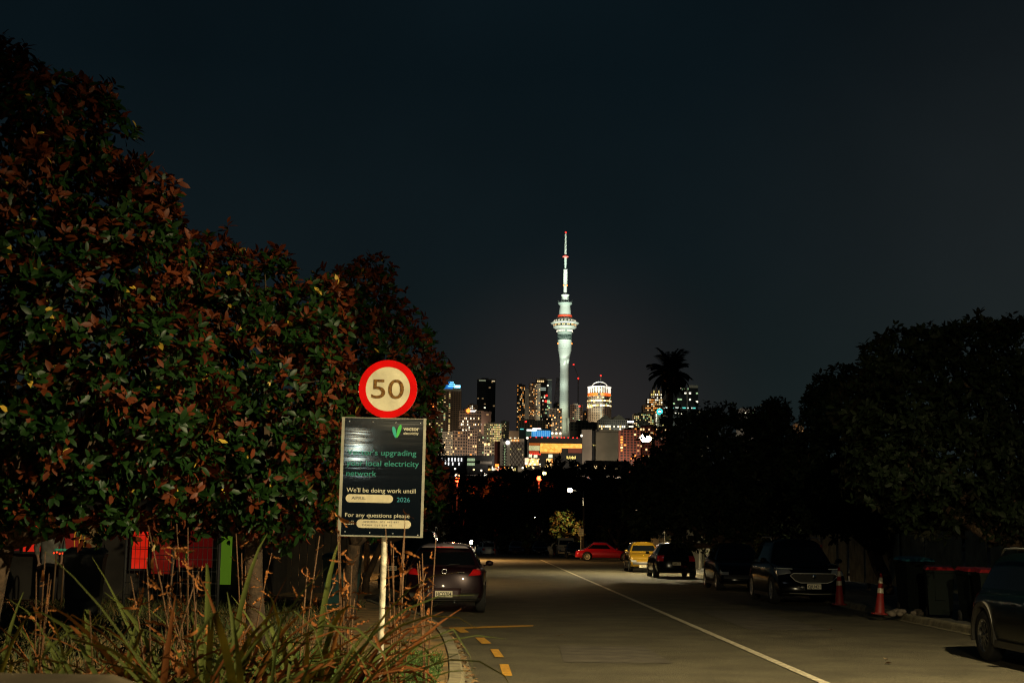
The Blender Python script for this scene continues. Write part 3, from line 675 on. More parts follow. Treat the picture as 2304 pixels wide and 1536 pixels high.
# bar table with green cloth and a string of red lights
tx = at(170, 1240, 27.5); tb0 = empty('bar_table', (tx.x, 27.5, .1), 0, 'bar table with a green cloth and red fairy lights on its edge', 'table')
th_ = tx.z-.1
MB().b2(-.32, .32, -.3, .3, th_-.04, th_).build('tabletop', mat('table_wood', (.12, .07, .03), .6), tb0)
for sx_ in (-1, 1):
    for sy_ in (-1, 1): MB().tube([(sx_*.3, sy_*.27, 0), (sx_*.28, sy_*.26, th_-.04)], .02, 6).build('leg', mat('table_wood', (.12, .07, .03)), tb0)
gc = MB(); random.seed(3)
for k in range(9):
    x = -.3+.07*k; gc.sphere((x, -.22+.1*random.random(), th_+.03), .045, 8, (1.1, .8, .6))
gl = gc.build('green_cloth', mat('cloth_green_glow', (.06, .45, .25), .7, emit=(.06, .4, .22), es=.12)); gl.parent = tb0  # cloth glows faintly in place of light shining on it
fl = MB()
for k in range(12): fl.sphere((-.31+.055*k, -.33, th_-.03+.015*math.sin(k*2)), .018, 6)
fl.build('fairy_lights', mat('fairy_red', (.8, .05, .02), .5, emit=(1, .06, .015), es=1.4), tb0)
ylc = mat('chair_yellow_glow', (.75, .42, .03), .5, emit=(.8, .4, .03), es=.10)  # weak emission in the chair paint replaces lamp light on it
cx_ = at(178, 1225, 28.2); ch = empty('bar_chair', (cx_.x, 28.2, .1), 0, 'bar chair with a yellow looped tube back behind the table', 'chair')
cb = MB()
for s_, w_ in ((-.05, .05), (.06, .04)):
    pts = [(s_+w_*math.cos(t)*1.0, 0, 1.35+.14*math.sin(t)) for t in np.linspace(math.pi, 0, 9)]
    cb.tube([(s_-w_*.4, 0, .95)]+pts+[(s_+w_, 0, .95)], .012, 6)
cb.build('backrest', ylc, ch); MB().b2(-.17, .17, -.34, .02, .92, .95).build('seat', ylc, ch)
for sx_ in (-1, 1):
    for sy_ in (-.32, 0): MB().tube([(sx_*.19, sy_, 0), (sx_*.15, sy_, .92)], .012, 6).build('leg', mat('galvanised', (.25, .26, .27)), ch)
# hanging bare lamp tube (pale rod right of the table)
pr = at(215, 1235, 26); o = MB().tube([(-.01, 0, 0), (0, 0, .9), (.03, 0, pr.z-.1+.12)], .008, 6).build('garden_stake', mat('stake_white', (.5, .5, .45), .5)); o.location = (pr.x, 26, .1); tag(o, 'thin pale stake standing right of the bar table', 'stake')

# person standing by the windows
def person(loc, rz, label):
    o = empty('person', loc, rz, label, 'person')
    J = {'pel': (0, 0, .94, .13, .10), 'w': (0, 0, 1.08, .12, .09), 'ch': (0, .01, 1.28, .15, .10), 'nk0': (0, 0, 1.44, .07, .06), 'nk': (0, 0, 1.50, .05, .05), 'hd0': (0, -.01, 1.56, .066, .075), 'hd': (0, -.01, 1.64, .078, .095), 'hd1': (0, 0, 1.71, .055, .065)}
    E = [('pel', 'w'), ('w', 'ch'), ('ch', 'nk0'), ('nk0', 'nk'), ('nk', 'hd0'), ('hd0', 'hd'), ('hd', 'hd1')]
    for s, n in ((-1, 'l'), (1, 'r')):
        J.update({n+'sh': (s*.19, 0, 1.40, .055, .055), n+'el': (s*.25, .02, 1.12, .040, .040), n+'wr': (s*.22, -.10, .90, .028, .026), n+'pa': (s*.21, -.13, .84, .034, .020),
                  n+'hp': (s*.09, 0, .86, .085, .085), n+'kn': (s*.11, -.02, .48, .055, .058), n+'an': (s*.12, .02, .09, .036, .040), n+'to': (s*.13, -.13, .035, .038, .028)})
        E += [('ch', n+'sh'), (n+'sh', n+'el'), (n+'el', n+'wr'), (n+'wr', n+'pa'), ('pel', n+'hp'), (n+'hp', n+'kn'), (n+'kn', n+'an'), (n+'an', n+'to')]
        for f in range(5):
            ox = (f-1.5)*.019 if f < 4 else s*-.035; l = (.07, .08, .075, .06, .045)[f]; k = n+'f%d' % f
            J[k+'a'] = (s*.21+ox, -.145, .80 if f < 4 else .83, .009, .009); J[k+'b'] = (s*.21+ox*1.1, -.155+.01, .80-l*.6, .008, .008); J[k+'c'] = (s*.21+ox*1.1, -.13, .80-l, .007, .007)
            E += [(n+'pa', k+'a'), (k+'a', k+'b'), (k+'b', k+'c')]
    ks = list(J); me = bpy.data.meshes.new('body'); me.from_pydata([J[k][:3] for k in ks], [(ks.index(a), ks.index(b)) for a, b in E], []); t = bpy.data.objects.new('t', me); COL.objects.link(t)
    md = t.modifiers.new('s', 'SKIN'); sv = me.skin_vertices[0].data
    for i, k in enumerate(ks): sv[i].radius = J[k][3:]
    sv[0].use_root = True; t.modifiers.new('b', 'SUBSURF').levels = 2
    bpy.context.view_layer.update(); dg = bpy.context.evaluated_depsgraph_get(); m2 = bpy.data.meshes.new_from_object(t.evaluated_get(dg)); bpy.data.objects.remove(t)
    m2.polygons.foreach_set('use_smooth', [True]*len(m2.polygons))
    link('body', m2, o, mat('skin', (.35, .2, .13), .6))
    sh = MB()
    def ell(prof, n=16): 
        vs = []; 
        for (cx2, rx, ry, zz) in prof: vs += [(cx2+rx*math.cos(2*math.pi*k/n), ry*math.sin(2*math.pi*k/n), zz) for k in range(n)]
        sh.add(vs, [(i*n+k, i*n+(k+1) % n, (i+1)*n+(k+1) % n, (i+1)*n+k) for i in range(len(prof)-1) for k in range(n)], True)
    ell([(0, .185, .145, .78), (0, .175, .135, .95), (0, .165, .125, 1.1), (0, .19, .135, 1.28), (0, .18, .12, 1.4), (0, .09, .08, 1.47)])
    for s in (-1, 1): sh.tube([(s*.15, 0, 1.41), (s*.20, .005, 1.36), (s*.25, .02, 1.14), (s*.235, -.05, 1.0)], [.075, .07, .058, .045], 10)
    sh.build('shirt', mat('shirt_grey', (.16, .15, .13), .9, var=.3, vs=10), o)
    tr = MB()
    for s in (-1, 1): tr.tube([(s*.08, 0, .92), (s*.09, 0, .84), (s*.11, -.015, .48), (s*.12, .02, .08)], [.10, .10, .072, .062], 12)
    tr.build('trousers', mat('cloth_black', (.015, .015, .02), .9), o)
    MB().sphere((0, .02, 1.665), .098, 14, (.92, 1.08, .95)).build('hair', mat('hair_dark', (.02, .013, .01), .7), o)
    MB().sphere((0, -.108, 1.60), .013, 8, (1, 1.3, 1.2)).build('nose', mat('skin', (.35, .2, .13)), o)
    for s in (-1, 1): MB().sphere((s*.083, -.005, 1.60), .022, 8, (.4, .8, 1.2)).build('ear', mat('skin', (.35, .2, .13)), o); MB().sphere((s*.03, -.088, 1.625), .01, 8).build('eye', mat('eye_white', (.5, .5, .5), .3), o)
    MB().sphere((0, -.09, 1.565), .018, 8, (1.3, .4, .3)).build('mouth', mat('lip', (.25, .08, .06), .5), o)
    return o
pp = at(112, 1240, 28.6); person((pp.x, 28.6, .1), R(25), 'person in a loose grey shirt standing by the red windows')

# ------------------------------------------------------------------ wheelie bins, cones
def wheelie_bin(x, y, rz, body, lid, label, group, s=1.0, openlid=0):
    o = empty('wheelie_bin', (x, y, .12), rz, label, 'bin', group)
    b = MB(); b.add([(-.22*s, -.24*s, .06), (.22*s, -.24*s, .06), (.22*s, .22*s, .06), (-.22*s, .22*s, .06), (-.27*s, -.31*s, .93*s), (.27*s, -.31*s, .93*s), (.27*s, .29*s, .93*s), (-.27*s, .29*s, .93*s)],
                 [(0, 3, 2, 1), (0, 1, 5, 4), (1, 2, 6, 5), (2, 3, 7, 6), (3, 0, 4, 7), (4, 5, 6, 7)])
    b.b2(-.285*s, .285*s, -.325*s, .305*s, .89*s, .935*s); b.b2(-.10, .10, -.30*s, -.27*s, .35, .7)
    b.build('body', body, o)
    l = MB(); l.add([(-.29*s, -.34*s, .94*s), (.29*s, -.34*s, .94*s), (.29*s, .30*s, .97*s), (-.29*s, .30*s, .97*s), (-.24*s, -.28*s, 1.0*s), (.24*s, -.28*s, 1.0*s), (.24*s, .26*s, 1.03*s), (-.24*s, .26*s, 1.03*s)],
                 [(0, 3, 2, 1), (0, 1, 5, 4), (1, 2, 6, 5), (2, 3, 7, 6), (3, 0, 4, 7), (4, 5, 6, 7)]); l.build('lid', lid, o)
    MB().tube([(-.2*s, .33*s, .95*s), (.2*s, .33*s, .95*s)], .014, 6).build('handle', body, o)
    for q in (-1, 1): MB().lathe([(0, -.025), (.1, -.025), (.1, .025), (0, .025)], 14, (q*.22*s, .24*s, .10), 'x').build('wheel', mat('tyre_rubber', (.015, .015, .015), .9), o)
    return o
bind = mat('bin_dark', (.006, .009, .008), .8, spec=.1); lidr = mat('lid_red', (.20, .008, .012), .45, var=.4, vs=12); lidt = mat('lid_teal', (.03, .16, .20), .5)
wheelie_bin(9.12, 31.2, R(6), bind, lidt, 'dark wheelie bin with a teal lid beside the traffic cone', 'bins on the right kerb', 1.15)
wheelie_bin(8.95, 28.9, R(-12), bind, lidr, 'leftmost of the red-lidded wheelie bins on the right kerb', 'bins on the right kerb')
wheelie_bin(9.25, 27.6, R(5), bind, lidr, 'red-lidded wheelie bin in the middle of its row on the right kerb', 'bins on the right kerb')
wheelie_bin(9.2, 26.6, R(-4), bind, lidr, 'red-lidded wheelie bin nearest the parked car at the right edge', 'bins on the right kerb')
pbn = at(193, 1260, 24); wheelie_bin(pbn.x, 24, R(10), mat('bin_black', (.012, .014, .014), .5), mat('bin_black', (.012, .014, .014), .5), 'black wheelie bin behind the strap-leaved plants at the left', None, 1.15)
pbn = at(770, 1290, 28); wheelie_bin(pbn.x, 28, R(-10), mat('bin_teal', (.012, .05, .05), .5), mat('bin_teal', (.012, .05, .05), .5), 'dark teal bin under the magnolia left of the sign post', None, 1.1)
orange = mat('cone_orange', (.17, .007, .005), .6, var=.2, vs=12); refl = mat('cone_white', (.30, .27, .20), .4, var=.2, vs=30)
def cone(px, py, h, label, tilt=(0, 0)):
    d = None
    p = gnd(px, py, .12); o = empty('traffic_cone', (p.x, p.y, .12), .3, label, 'traffic cone', 'traffic cones on the right kerb'); o.rotation_euler = (tilt[0], tilt[1], .3)
    MB().lathe([(.125*h, .03), (.03*h, h), (.02*h, h), (.0, h)], 20).build('body', orange, o)
    MB().prism([(.2*h*math.cos(a+.39), .2*h*math.sin(a+.39)) for a in np.linspace(0, 2*math.pi, 8, endpoint=False)], 0, .035, 'z').build('base', orange, o)
    for z0, z1 in ((.52, .64), (.76, .90)):
        r = lambda z: (.125*h+(.03*h-.125*h)*(z-.03/h))*1.02+.002
        MB().lathe([(r(z0), z0*h), (r(z1), z1*h)], 20).build('reflective_band', refl, o)
    return o
cone(1889, 1360, .88, 'upright traffic cone with white bands beside the black off-roader')
cone(1979, 1382, .84, 'leaning traffic cone next to the dark bins', (R(-2), R(5)))
p = gnd(1868, 1348, .12); o = empty('fallen_cone', (p.x, p.y, .22), 0, 'orange cone lying on its side behind the upright cone', 'traffic cone'); o.rotation_euler = (0, R(-82), .3)
MB().lathe([(.10, -.3), (.025, .3), (0, .3)], 16).build('body', orange, o); MB().b2(-.15, .15, -.15, .15, -.33, -.3).build('base', orange, o)
p = at(1845, 1225, 40); o = empty('marker_post', (p.x, 40, .12), 0, 'orange-red marker post with a pale foot behind the black off-roader', 'marker post')
MB().b2(-.055, .055, -.03, .03, .3, p.z-.12).build('sleeve', mat('marker_red', (.5, .03, .03), .6, var=.5, vs=20), o); MB().b2(-.075, -.056, -.02, .02, .1, p.z-.25).build('edge_strip', refl, o); MB().lathe([(.14, 0), (.12, .12), (.05, .3)], 12).build('foot', mat('foot_yellow', (.3, .2, .05), .8), o)
# heap of rubble at the kerb
hp = MB(); random.seed(5)
for k in range(16): hp.sphere((random.uniform(-.5, .5), random.uniform(-.25, .25), random.uniform(0, .06)), random.uniform(.04, .12), 6, (1, .8, .6))
o = hp.build('rubble_heap', mat('rubble', (.16, .13, .10), .95, var=.5, vs=6)); o.location = (8.75, 30.0, .12); tag(o, 'low heap of broken kerb stones beside the leaning cone', 'rubble', kind='stuff')
# ------------------------------------------------------------------ cars: smoothed lattices split into parts
def lattice(NX, NY, NZ, pos, key, keys, cut=None, lv=2):
    idx = {}; V = []; F = []; KI = []
    def vi(i, j, k):
        if (i, j, k) not in idx: idx[(i, j, k)] = len(V); V.append(pos(i, j, k))
        return idx[(i, j, k)]
    def face(a, b, c, d, kn):
        F.append((vi(*a), vi(*b), vi(*c), vi(*d))); KI.append(keys.index(kn))
    for i in range(NX):
        for k in range(NZ):
            face((i, 0, k), (i+1, 0, k), (i+1, 0, k+1), (i, 0, k+1), key('rear', i, 0, k))
            face((i+1, NY, k), (i, NY, k), (i, NY, k+1), (i+1, NY, k+1), key('front', i, NY, k))
    for j in range(NY):
        for k in range(NZ):
            face((0, j+1, k), (0, j, k), (0, j, k+1), (0, j+1, k+1), key('left', 0, j, k))
            face((NX, j, k), (NX, j+1, k), (NX, j+1, k+1), (NX, j, k+1), key('right', NX, j, k))
        for i in range(NX):
            face((i, j, NZ), (i+1, j, NZ), (i+1, j+1, NZ), (i, j+1, NZ), key('top', i, j, NZ))
            face((i+1, j, 0), (i, j, 0), (i, j+1, 0), (i+1, j+1, 0), key('bottom', i, j, 0))
    me = bpy.data.meshes.new('t'); me.from_pydata(V, [], F)
    for _ in keys: me.materials.append(None)
    me.polygons.foreach_set('material_index', KI); t = bpy.data.objects.new('t', me); COL.objects.link(t)
    t.modifiers.new('s', 'SUBSURF').levels = lv
    ct = None
    if cut:
        ct = bpy.data.objects.new('c', cut.mesh('c')); COL.objects.link(ct); b = t.modifiers.new('b', 'BOOLEAN'); b.operation = 'DIFFERENCE'; b.object = ct; b.solver = 'EXACT'
        ct.data.materials.append(None)
    bpy.context.view_layer.update(); dg = bpy.context.evaluated_depsgraph_get(); m2 = bpy.data.meshes.new_from_object(t.evaluated_get(dg))
    bpy.data.objects.remove(t)
    if ct: bpy.data.objects.remove(ct)
    out = {}
    for p in m2.polygons: out.setdefault(min(p.material_index, len(keys)-1), []).append(p)
    res = {}
    for ki, ps in out.items():
        mp_ = {}; vv = []; ff = []
        for p in ps:
            f = []
            for v in p.vertices:
                if v not in mp_: mp_[v] = len(vv); vv.append(tuple(m2.vertices[v].co))
                f.append(mp_[v])
            ff.append(tuple(f))
        mb = MB(); mb.add(vv, ff, True); res[keys[ki]] = mb
    return res
from mathutils.bvhtree import BVHTree
def decal(root, name, m, quad, n=(8, 5), side=-1, off=.007, bulge=.0):
    """panel laid on the front or rear skin of a car; quad = four (x, z) corners, or a closed outline"""
    vs, fs = [], []
    for ch in root.children:
        if ch.type == 'MESH' and ch.name.split('.')[0] in ('body', 'roof', 'bumper_cladding', 'rear_window'):
            k = len(vs); vs += [v.co.copy() for v in ch.data.vertices]; fs += [tuple(i+k for i in p.vertices) for p in ch.data.polygons]
    bv = BVHTree.FromPolygons(vs, fs); V = []; a, b, c, d = [Vector(q) for q in quad]
    for j in range(n[1]+1):
        for i in range(n[0]+1):
            u, t = i/n[0], j/n[1]; p = a.lerp(b, u).lerp(d.lerp(c, u), t); hit = bv.ray_cast(Vector((p.x, side*6, p.y)), Vector((0, -side, 0)))
            while not hit[0] and abs(p.x) > .1: p.x *= .985; hit = bv.ray_cast(Vector((p.x, side*6, p.y)), Vector((0, -side, 0)))
            y = hit[0].y if hit[0] else side*1.5
            V.append((p.x, y+side*(off+bulge*math.sin(math.pi*u)*math.sin(math.pi*t)), p.y))
    w_ = n[0]+1; F = [(j*w_+i, j*w_+i+1, (j+1)*w_+i+1, (j+1)*w_+i) for j in range(n[1]) for i in range(n[0])]
    if side > 0: F = [tuple(reversed(f)) for f in F]
    nb_ = len(V); V += [(v[0], v[1]-side*.03, v[2]) for v in V]
    ring = [i for i in range(w_)]+[j*w_+n[0] for j in range(1, n[1]+1)]+[n[1]*w_+i for i in range(n[0]-1, -1, -1)]+[j*w_ for j in range(n[1]-1, 0, -1)]
    F2 = [(ring[q], ring[(q+1) % len(ring)], ring[(q+1) % len(ring)]+nb_, ring[q]+nb_) for q in range(len(ring))]
    mb = MB(); mb.add(V, F, True); mb.f += F2; mb.sm += [False]*len(F2); return mb.build(name, m, root)
glass = mat('car_glass', (.003, .004, .005), .05, spec=.5)
blackp = mat('black_plastic', (.012, .012, .012), .55); chrome = mat('chrome', (.7, .7, .7), .12, 1.0); tyre = mat('tyre_rubber', (.015, .015, .015), .9)
tailm = mat('tail_lens', (.55, .010, .010), .15, coat=1); headm = mat('head_lens', (.35, .36, .36), .08, coat=1, metal=.5); platem = mat('plate_white', (.85, .78, .58), .5); platet = mat('plate_text', (.02, .02, .03), .5)
archm = mat('arch_black', (.006, .006, .006), .9)
def lerp(a, b, t): return a+(b-a)*t
def car(label, x, y, rz, paint, L=4.0, W=1.70, H=1.48, kind='hatch', plate=None, plate_at='rear', rimm=None, cladding=False, z=0.0, group='parked cars along the road', grille=None, wr=.30, rails=False, name='parked_car', simple=False, front_lights=True, plate_x=0.0, badge=False, roofm=None, plate_z=None, notail=False, nohead=False):
    o = empty(name, (x, y, z), rz, label, 'car', group)
    belt = H*{'hatch': .655, 'suv': .63, 'sedan': .62, 'van': .58}[kind]; gc_ = .20 if not cladding else .24
    NX, NZ = 8, 5; xs = [-1, -.93, -.70, -.4, 0, .4, .70, .93, 1]
    fr = {'hatch': [0, .03, .14, .34, .58, .74, .88, .97, 1]}; ys = fr['hatch']; NY = len(ys)-1
    ht = {'hatch': [.97, 1.0, 1.01, 1, .99, .965, .86, .74, .66], 'suv': [.97, 1.0, 1.0, 1, 1, .985, .92, .84, .76], 'sedan': [.82, .90, .95, 1, .98, .95, .84, .72, .62], 'van': [.9, .96, .99, 1, 1, .98, .9, .8, .74]}[kind]
    zf = [0, .14, .42, .70, .90, 1]
    leanr = [.08, .0, .0, .02, .05, .10] if kind != 'sedan' else [.08, 0, 0, .03, .05, .08]
    leanf = [.06, .0, .0, .05, .16, .26]
    wf = [.90, .97, 1.0, .985, .955, .90]
    def bpos(i, j, k):
        t = ys[j]; yn = 2*t-1; zt = belt*ht[j]; zz = gc_+(zt-gc_)*zf[k]
        if k == 0: zz = gc_+.05*abs(yn)**6
        e = abs(yn)**5; wd = W/2*1.03*(wf[k]-.10*abs(yn)**4*(1 if yn < 0 else 1.15))
        yy = L/2*yn*1.02
        yy -= math.copysign(1, yn)*e*(.16*abs(xs[i])**2.5+(leanr[k] if yn < 0 else leanf[k]))
        zz += .03*(1-xs[i]**2)*(k == NZ)*.8
        return (xs[i]*wd, yy, zz)
    keys = ['wheel_arch', 'body', 'bumper_cladding', 'left_tail', 'right_tail', 'left_head', 'right_head', 'grille']
    def bkey(f, i, j, k):
        if f == 'bottom' or k == 0: return 'bumper_cladding' if (f == 'bottom' or cladding or k == 0 and f in ('rear', 'front')) else 'body'
        if notail and 'tail' in 'tail' and f == 'rear': return 'body'
        if notail and f in ('left', 'right') and j == 0: return 'body'
        if f == 'rear' and k in (3, 4) and i in (0, 1): return 'left_tail'
        if f == 'rear' and k in (3, 4) and i in (NX-1, NX-2): return 'right_tail'
        if f in ('left', 'right') and k in (3, 4) and j == 0: return f+'_tail'
        if nohead and (f == 'front' or j == NY-1): return 'body'
        if f == 'front' and k == 3 and i in (0, 1): return 'left_head'
        if f == 'front' and k == 3 and i in (NX-1, NX-2): return 'right_head'
        if f in ('left', 'right') and k == 3 and j == NY-1: return f+'_head'
        if f == 'front' and k == 2 and 1 <= i <= NX-2: return 'grille' if grille is None else 'body'
        return 'body'
    wb_ = L*.315; ya = (-wb_, wb_*1.0)
    cut = MB()
    for s in (-1, 1):
        for yy in ya: cut.lathe([(0, s*W*.5-.17), (wr+.055, s*W*.5-.17), (wr+.055, s*W*.5+.2), (0, s*W*.5+.2)], 24, (0, yy, wr), 'x', False)
    # lathe winding must be outward for the boolean
    if True:
        ct_ = cut.mesh('c'); import bmesh; bm = bmesh.new(); bm.from_mesh(ct_); bmesh.ops.remove_doubles(bm, verts=bm.verts, dist=1e-4); bmesh.ops.recalc_face_normals(bm, faces=bm.faces)
        c2 = MB(); bm.verts.ensure_lookup_table(); c2.add([v.co for v in bm.verts], [[v.index for v in f.verts] for f in bm.faces]); bm.free()
    parts = lattice(NX, NY, NZ, bpos, bkey, keys, c2, 2)
    pm = {'wheel_arch': archm, 'body': paint, 'bumper_cladding': blackp, 'left_tail': tailm, 'right_tail': tailm, 'left_head': headm, 'right_head': headm, 'grille': blackp}
    nmm = {'left_tail': 'tail_light', 'right_tail': 'tail_light', 'left_head': 'headlight', 'right_head': 'headlight'}
    for k_, mb in parts.items(): mb.build(nmm.get(k_, k_), pm[k_], o)
    # greenhouse
    gy = {'hatch': (-.47, -.415, .20, .05), 'suv': (-.465, -.42, .22, .06), 'sedan': (-.40, -.20, .22, .03), 'van': (-.485, -.46, .34, .22)}[kind]
    b0, r0, b1, r1 = gy[0]*L, gy[1]*L, gy[2]*L, gy[3]*L
    js = [0, .04, .14, .42, .47, .86, .96, 1]; NJ = len(js)-1; zk = [belt*.93, belt*1.0, H-.13, H-.045, H]; gw = [.90, .885, .68, .62, .43]; tk = [0, .12, .84, .97, 1]
    if kind == 'van': gw = [.92, .91, .84, .81, .74]
    def gpos(i, j, k):
        t = js[j]; yy = lerp(lerp(b0, b1, t), lerp(r0, r1, t), tk[k]); yn = 2*t-1
        yy -= math.copysign(1, yn)*abs(yn)**7*.14*abs(xs[i])**2.2
        wd = W/2*gw[k]*1.04*(1-.07*abs(yn)**3); zz = zk[k]
        if k >= 3: zz += (.02*(1-xs[i]**2)) - (.07 if kind in ('hatch', 'suv') else .03)*max(0, .25-t)**1*1.2 - .05*max(0, t-.75)
        return (xs[i]*wd, yy, zz)
    gkeys = ['x', 'pillars', 'roof', 'windscreen', 'rear_window', 'w1', 'w2', 'w3', 'w4', 'b1', 'b2']
    def gkey(f, i, j, k):
        if f == 'front' and k in (1, ) and 1 <= i <= NX-2: return 'windscreen'
        if f == 'rear' and k in (1, ) and 1 <= i <= NX-2: return 'rear_window'
        if f == 'left' and k == 1: return {2: 'w1', 3: 'b1', 4: 'w2', 1: 'w1'}.get(j, 'pillars')
        if f == 'right' and k == 1: return {2: 'w3', 3: 'b2', 4: 'w4', 1: 'w3'}.get(j, 'pillars')
        return 'pillars' if f != 'top' and k < 3 else 'roof'
    gp_ = lattice(NX, NJ, 4, gpos, gkey, gkeys, None, 2)
    for k_, mb in gp_.items():
        if k_ in ('w1', 'w2', 'w3', 'w4'): mb.build('side_window', glass, o)
        elif k_ in ('b1', 'b2'): mb.build('door_pillar', glass, o)
        elif k_ == 'roof': mb.build('roof', roofm or paint, o)
        elif k_ == 'pillars': mb.build('pillars', paint, o)
        elif k_ != 'x': mb.build(k_, glass, o)
    # wheels
    rimm = rimm or mat('rim_silver', (.45, .45, .45), .3, .8)
    for s in (-1, 1):
        for yy in ya:
            cx0 = s*(W/2-.105)
            tw = MB(); tw.lathe([(wr*.64, -.10), (wr*.93, -.105), (wr, -.07), (wr, .07), (wr*.93, .105), (wr*.64, .10)], 28, (cx0, yy, wr), 'x'); to_ = tw.build('wheel', tyre, o)
            rm = MB(); xo = cx0+s*.085
            rm.lathe([(wr*.66, s*.02), (wr*.60, s*.02), (wr*.57, -s*.03)], 28, (xo, yy, wr), 'x')
            for q in range(10 if not simple else 5):
                a = 2*math.pi*q/(10 if not simple else 5)+.2; rm.box((xo+s*.0, yy+math.cos(a)*wr*.33, wr+math.sin(a)*wr*.33), (.02, wr*.56, .028 if not simple else .06), Matrix.Rotation(a, 3, 'X'))
            rm.lathe([(0, s*.015), (.05, s*.012), (.06, -s*.02)], 14, (xo, yy, wr), 'x')
            rm.build('rim', rimm, to_)
            MB().lathe([(0, s*.0), (wr*.58, s*.0)], 24, (xo-s*.05, yy, wr), 'x').build('brake_disc', archm, to_)
            if cladding:
                V = []; n = 20; r0_, r1_ = wr+.05, wr+.115; xx = s*(W/2+.008)
                for q in range(n+1):
                    a = R(-12)+R(204)*q/n
                    for r_, dx_ in ((r0_, -.06), (r0_, .012), (r1_, .012), (r1_, -.06)): V.append((xx+s*dx_, yy+r_*math.cos(a), wr+r_*math.sin(a)))
                cl = MB(); cl.add(V, [(4*q+e, 4*q+(e+1) % 4, 4*q+4+(e+1) % 4, 4*q+4+e) for q in range(n) for e in range(4)], False); cl.build('arch_trim', mat('arch_grey', (.06, .055, .045), .55), o)
    for s in (-1, 1):
        m_ = MB(); m_.sphere((s*(W/2+.07), b1-.02*L-.12, belt+.06), .085, 12, (1.1, .7, .75)); m_.tube([(s*(W/2-.06), b1-.14, belt+.0), (s*(W/2+.05), b1-.14, belt+.04)], .02, 6); m_.build('mirror', paint, o)
        for dd in (-.02, .255): MB().box((s*(W/2*.985+.004), (dd*L-.05), belt*.86), (.03, .17, .025)).build('door_handle', paint if paint is not None else chrome, o)
        sk = MB(); sk.b2(min(s*(W/2-.05), s*(W/2+.004)), max(s*(W/2-.05), s*(W/2+.004)), -wb_+wr+.08, wb_-wr-.08, gc_-.02, gc_+.07); sk.build('sill', blackp if not cladding else mat('arch_grey', (.14, .13, .11)), o)
    if rails:
        for s in (-1, 1):
            xx = s*W/2*.70
            MB().tube([(xx, r0+.12*L, H-.03), (xx, r0+.15*L, H+.045), (xx, (r0+r1)/2, H+.055), (xx, r1-.07*L, H+.045), (xx, r1-.03*L, H-.03)], .016, 6).build('roof_rail', mat('rail_grey', (.35, .35, .33), .4, .6), o)
    yr = -L/2*1.0; yf = L/2*1.0
    if plate:
        fy = (yr*1.02-.004 if plate_at == 'rear' else yf*1.02+.006); pz = plate_z or (belt*.62 if plate_at == 'rear' else belt*.40)
        sgn = -1 if plate_at == 'rear' else 1
        po = MB().b2(plate_x-.18, plate_x+.18, fy-.008, fy+.008, pz-.0625, pz+.0625).build('number_plate', platem, o)
        tx_ = text(plate, 'plate_lettering', .31, .078, (plate_x-.155*(1 if sgn < 0 else -1), fy+sgn*.0088, pz-.038), platet, po, rot=(math.pi/2, 0, 0 if sgn < 0 else math.pi), ext=.0004, bold=.02)
    return o, dict(L=L, W=W, H=H, belt=belt, yr=yr, yf=yf, b0=b0, r0=r0, b1=b1, r1=r1)
purple = mat('paint_purple', (.014, .0035, .006), .3, .4, spec=.35, coat=.5); blackc = mat('paint_black', (.0025, .003, .004), .15, .1, spec=.3); navy = mat('paint_dark_green', (.001, .004, .005), .25, .0, spec=.15)
gold = mat('paint_gold', (.19, .105, .006), .25, .3, coat=1); redc = mat('paint_red', (.55, .006, .012), .25, .2, coat=1); beige = mat('paint_beige', (.68, .56, .34), .35, .1, coat=.6); dmar = mat('paint_maroon', (.05, .008, .008), .25, .2, coat=1)
whitec = mat('paint_white', (.6, .6, .58), .35, coat=.6)
# purple hatchback, nearest on the left
pL = gnd(1078, 1378); p1, I = car('dark purple hatchback with plate HCQ704, parked nearest on the left', -1.04, 32.0, 0, purple, 3.9, 1.72, 1.44, 'hatch', 'HCQ704', 'rear', plate_z=.40, notail=True, roofm=mat('paint_roof_lit', (.20, .17, .19), .33, .3, coat=1))  # roof colour lightened to carry the lamp light on top
MB().b2(-.18, .18, -1.775, -1.70, 1.35, 1.372).build('brake_light', mat('brake_red', (.5, .01, .01), .3, emit=(.8, .015, .01), es=.22), p1)
for s in (-1, 1):
    decal(p1, 'tail_light', tailm, [(s*.50, .77), (s*.80, .80), (s*.84, 1.00), (s*.66, .99)], side=-1, off=.012, bulge=.02)
    decal(p1, 'indicator_lens', mat('lens_pale', (.55, .25, .18), .2, coat=1), [(s*.66, .88), (s*.76, .90), (s*.80, .97), (s*.69, .97)], side=-1, off=.020, bulge=.014, n=(4, 3))
decal(p1, 'lower_bumper', mat('bumper_grey', (.035, .033, .026), .7), [(-.66, .26), (.66, .26), (.74, .42), (-.74, .42)], n=(12, 3), off=.008)
decal(p1, 'plate_recess', mat('recess_purple', (.05, .025, .03), .5), [(-.34, .34), (.34, .34), (.36, .52), (-.36, .52)], n=(10, 3), off=.011)
sp = MB(); sp.prism([(-.50, 1.345), (.50, 1.345), (.42, 1.385), (-.42, 1.385)], -1.76, -1.5); sp.build('spoiler', mat('paint_roof_lit', (.20, .17, .19)), p1)
wp = MB(); wp.tube([(0, -1.93, .97), (.1, -1.915, 1.0), (.32, -1.90, 1.02)], .009, 5); wp.build('rear_wiper', blackp, p1)
MB().lathe([(.036, 0), (.05, -.008), (.062, 0)], 20, (0, -1.985, .86), 'y').build('badge', chrome, p1)
MB().b2(.28, .42, -1.985, -1.955, .835, .85).build('model_badge', chrome, p1)
MB().b2(-.33, -.31, -2.003, -1.975, .44, .56).build('reflector_strip', refl, p1)
MB().tube([(.22, -1.93, .22), (.22, -1.80, .24)], .028, 8).build('exhaust', chrome, p1)
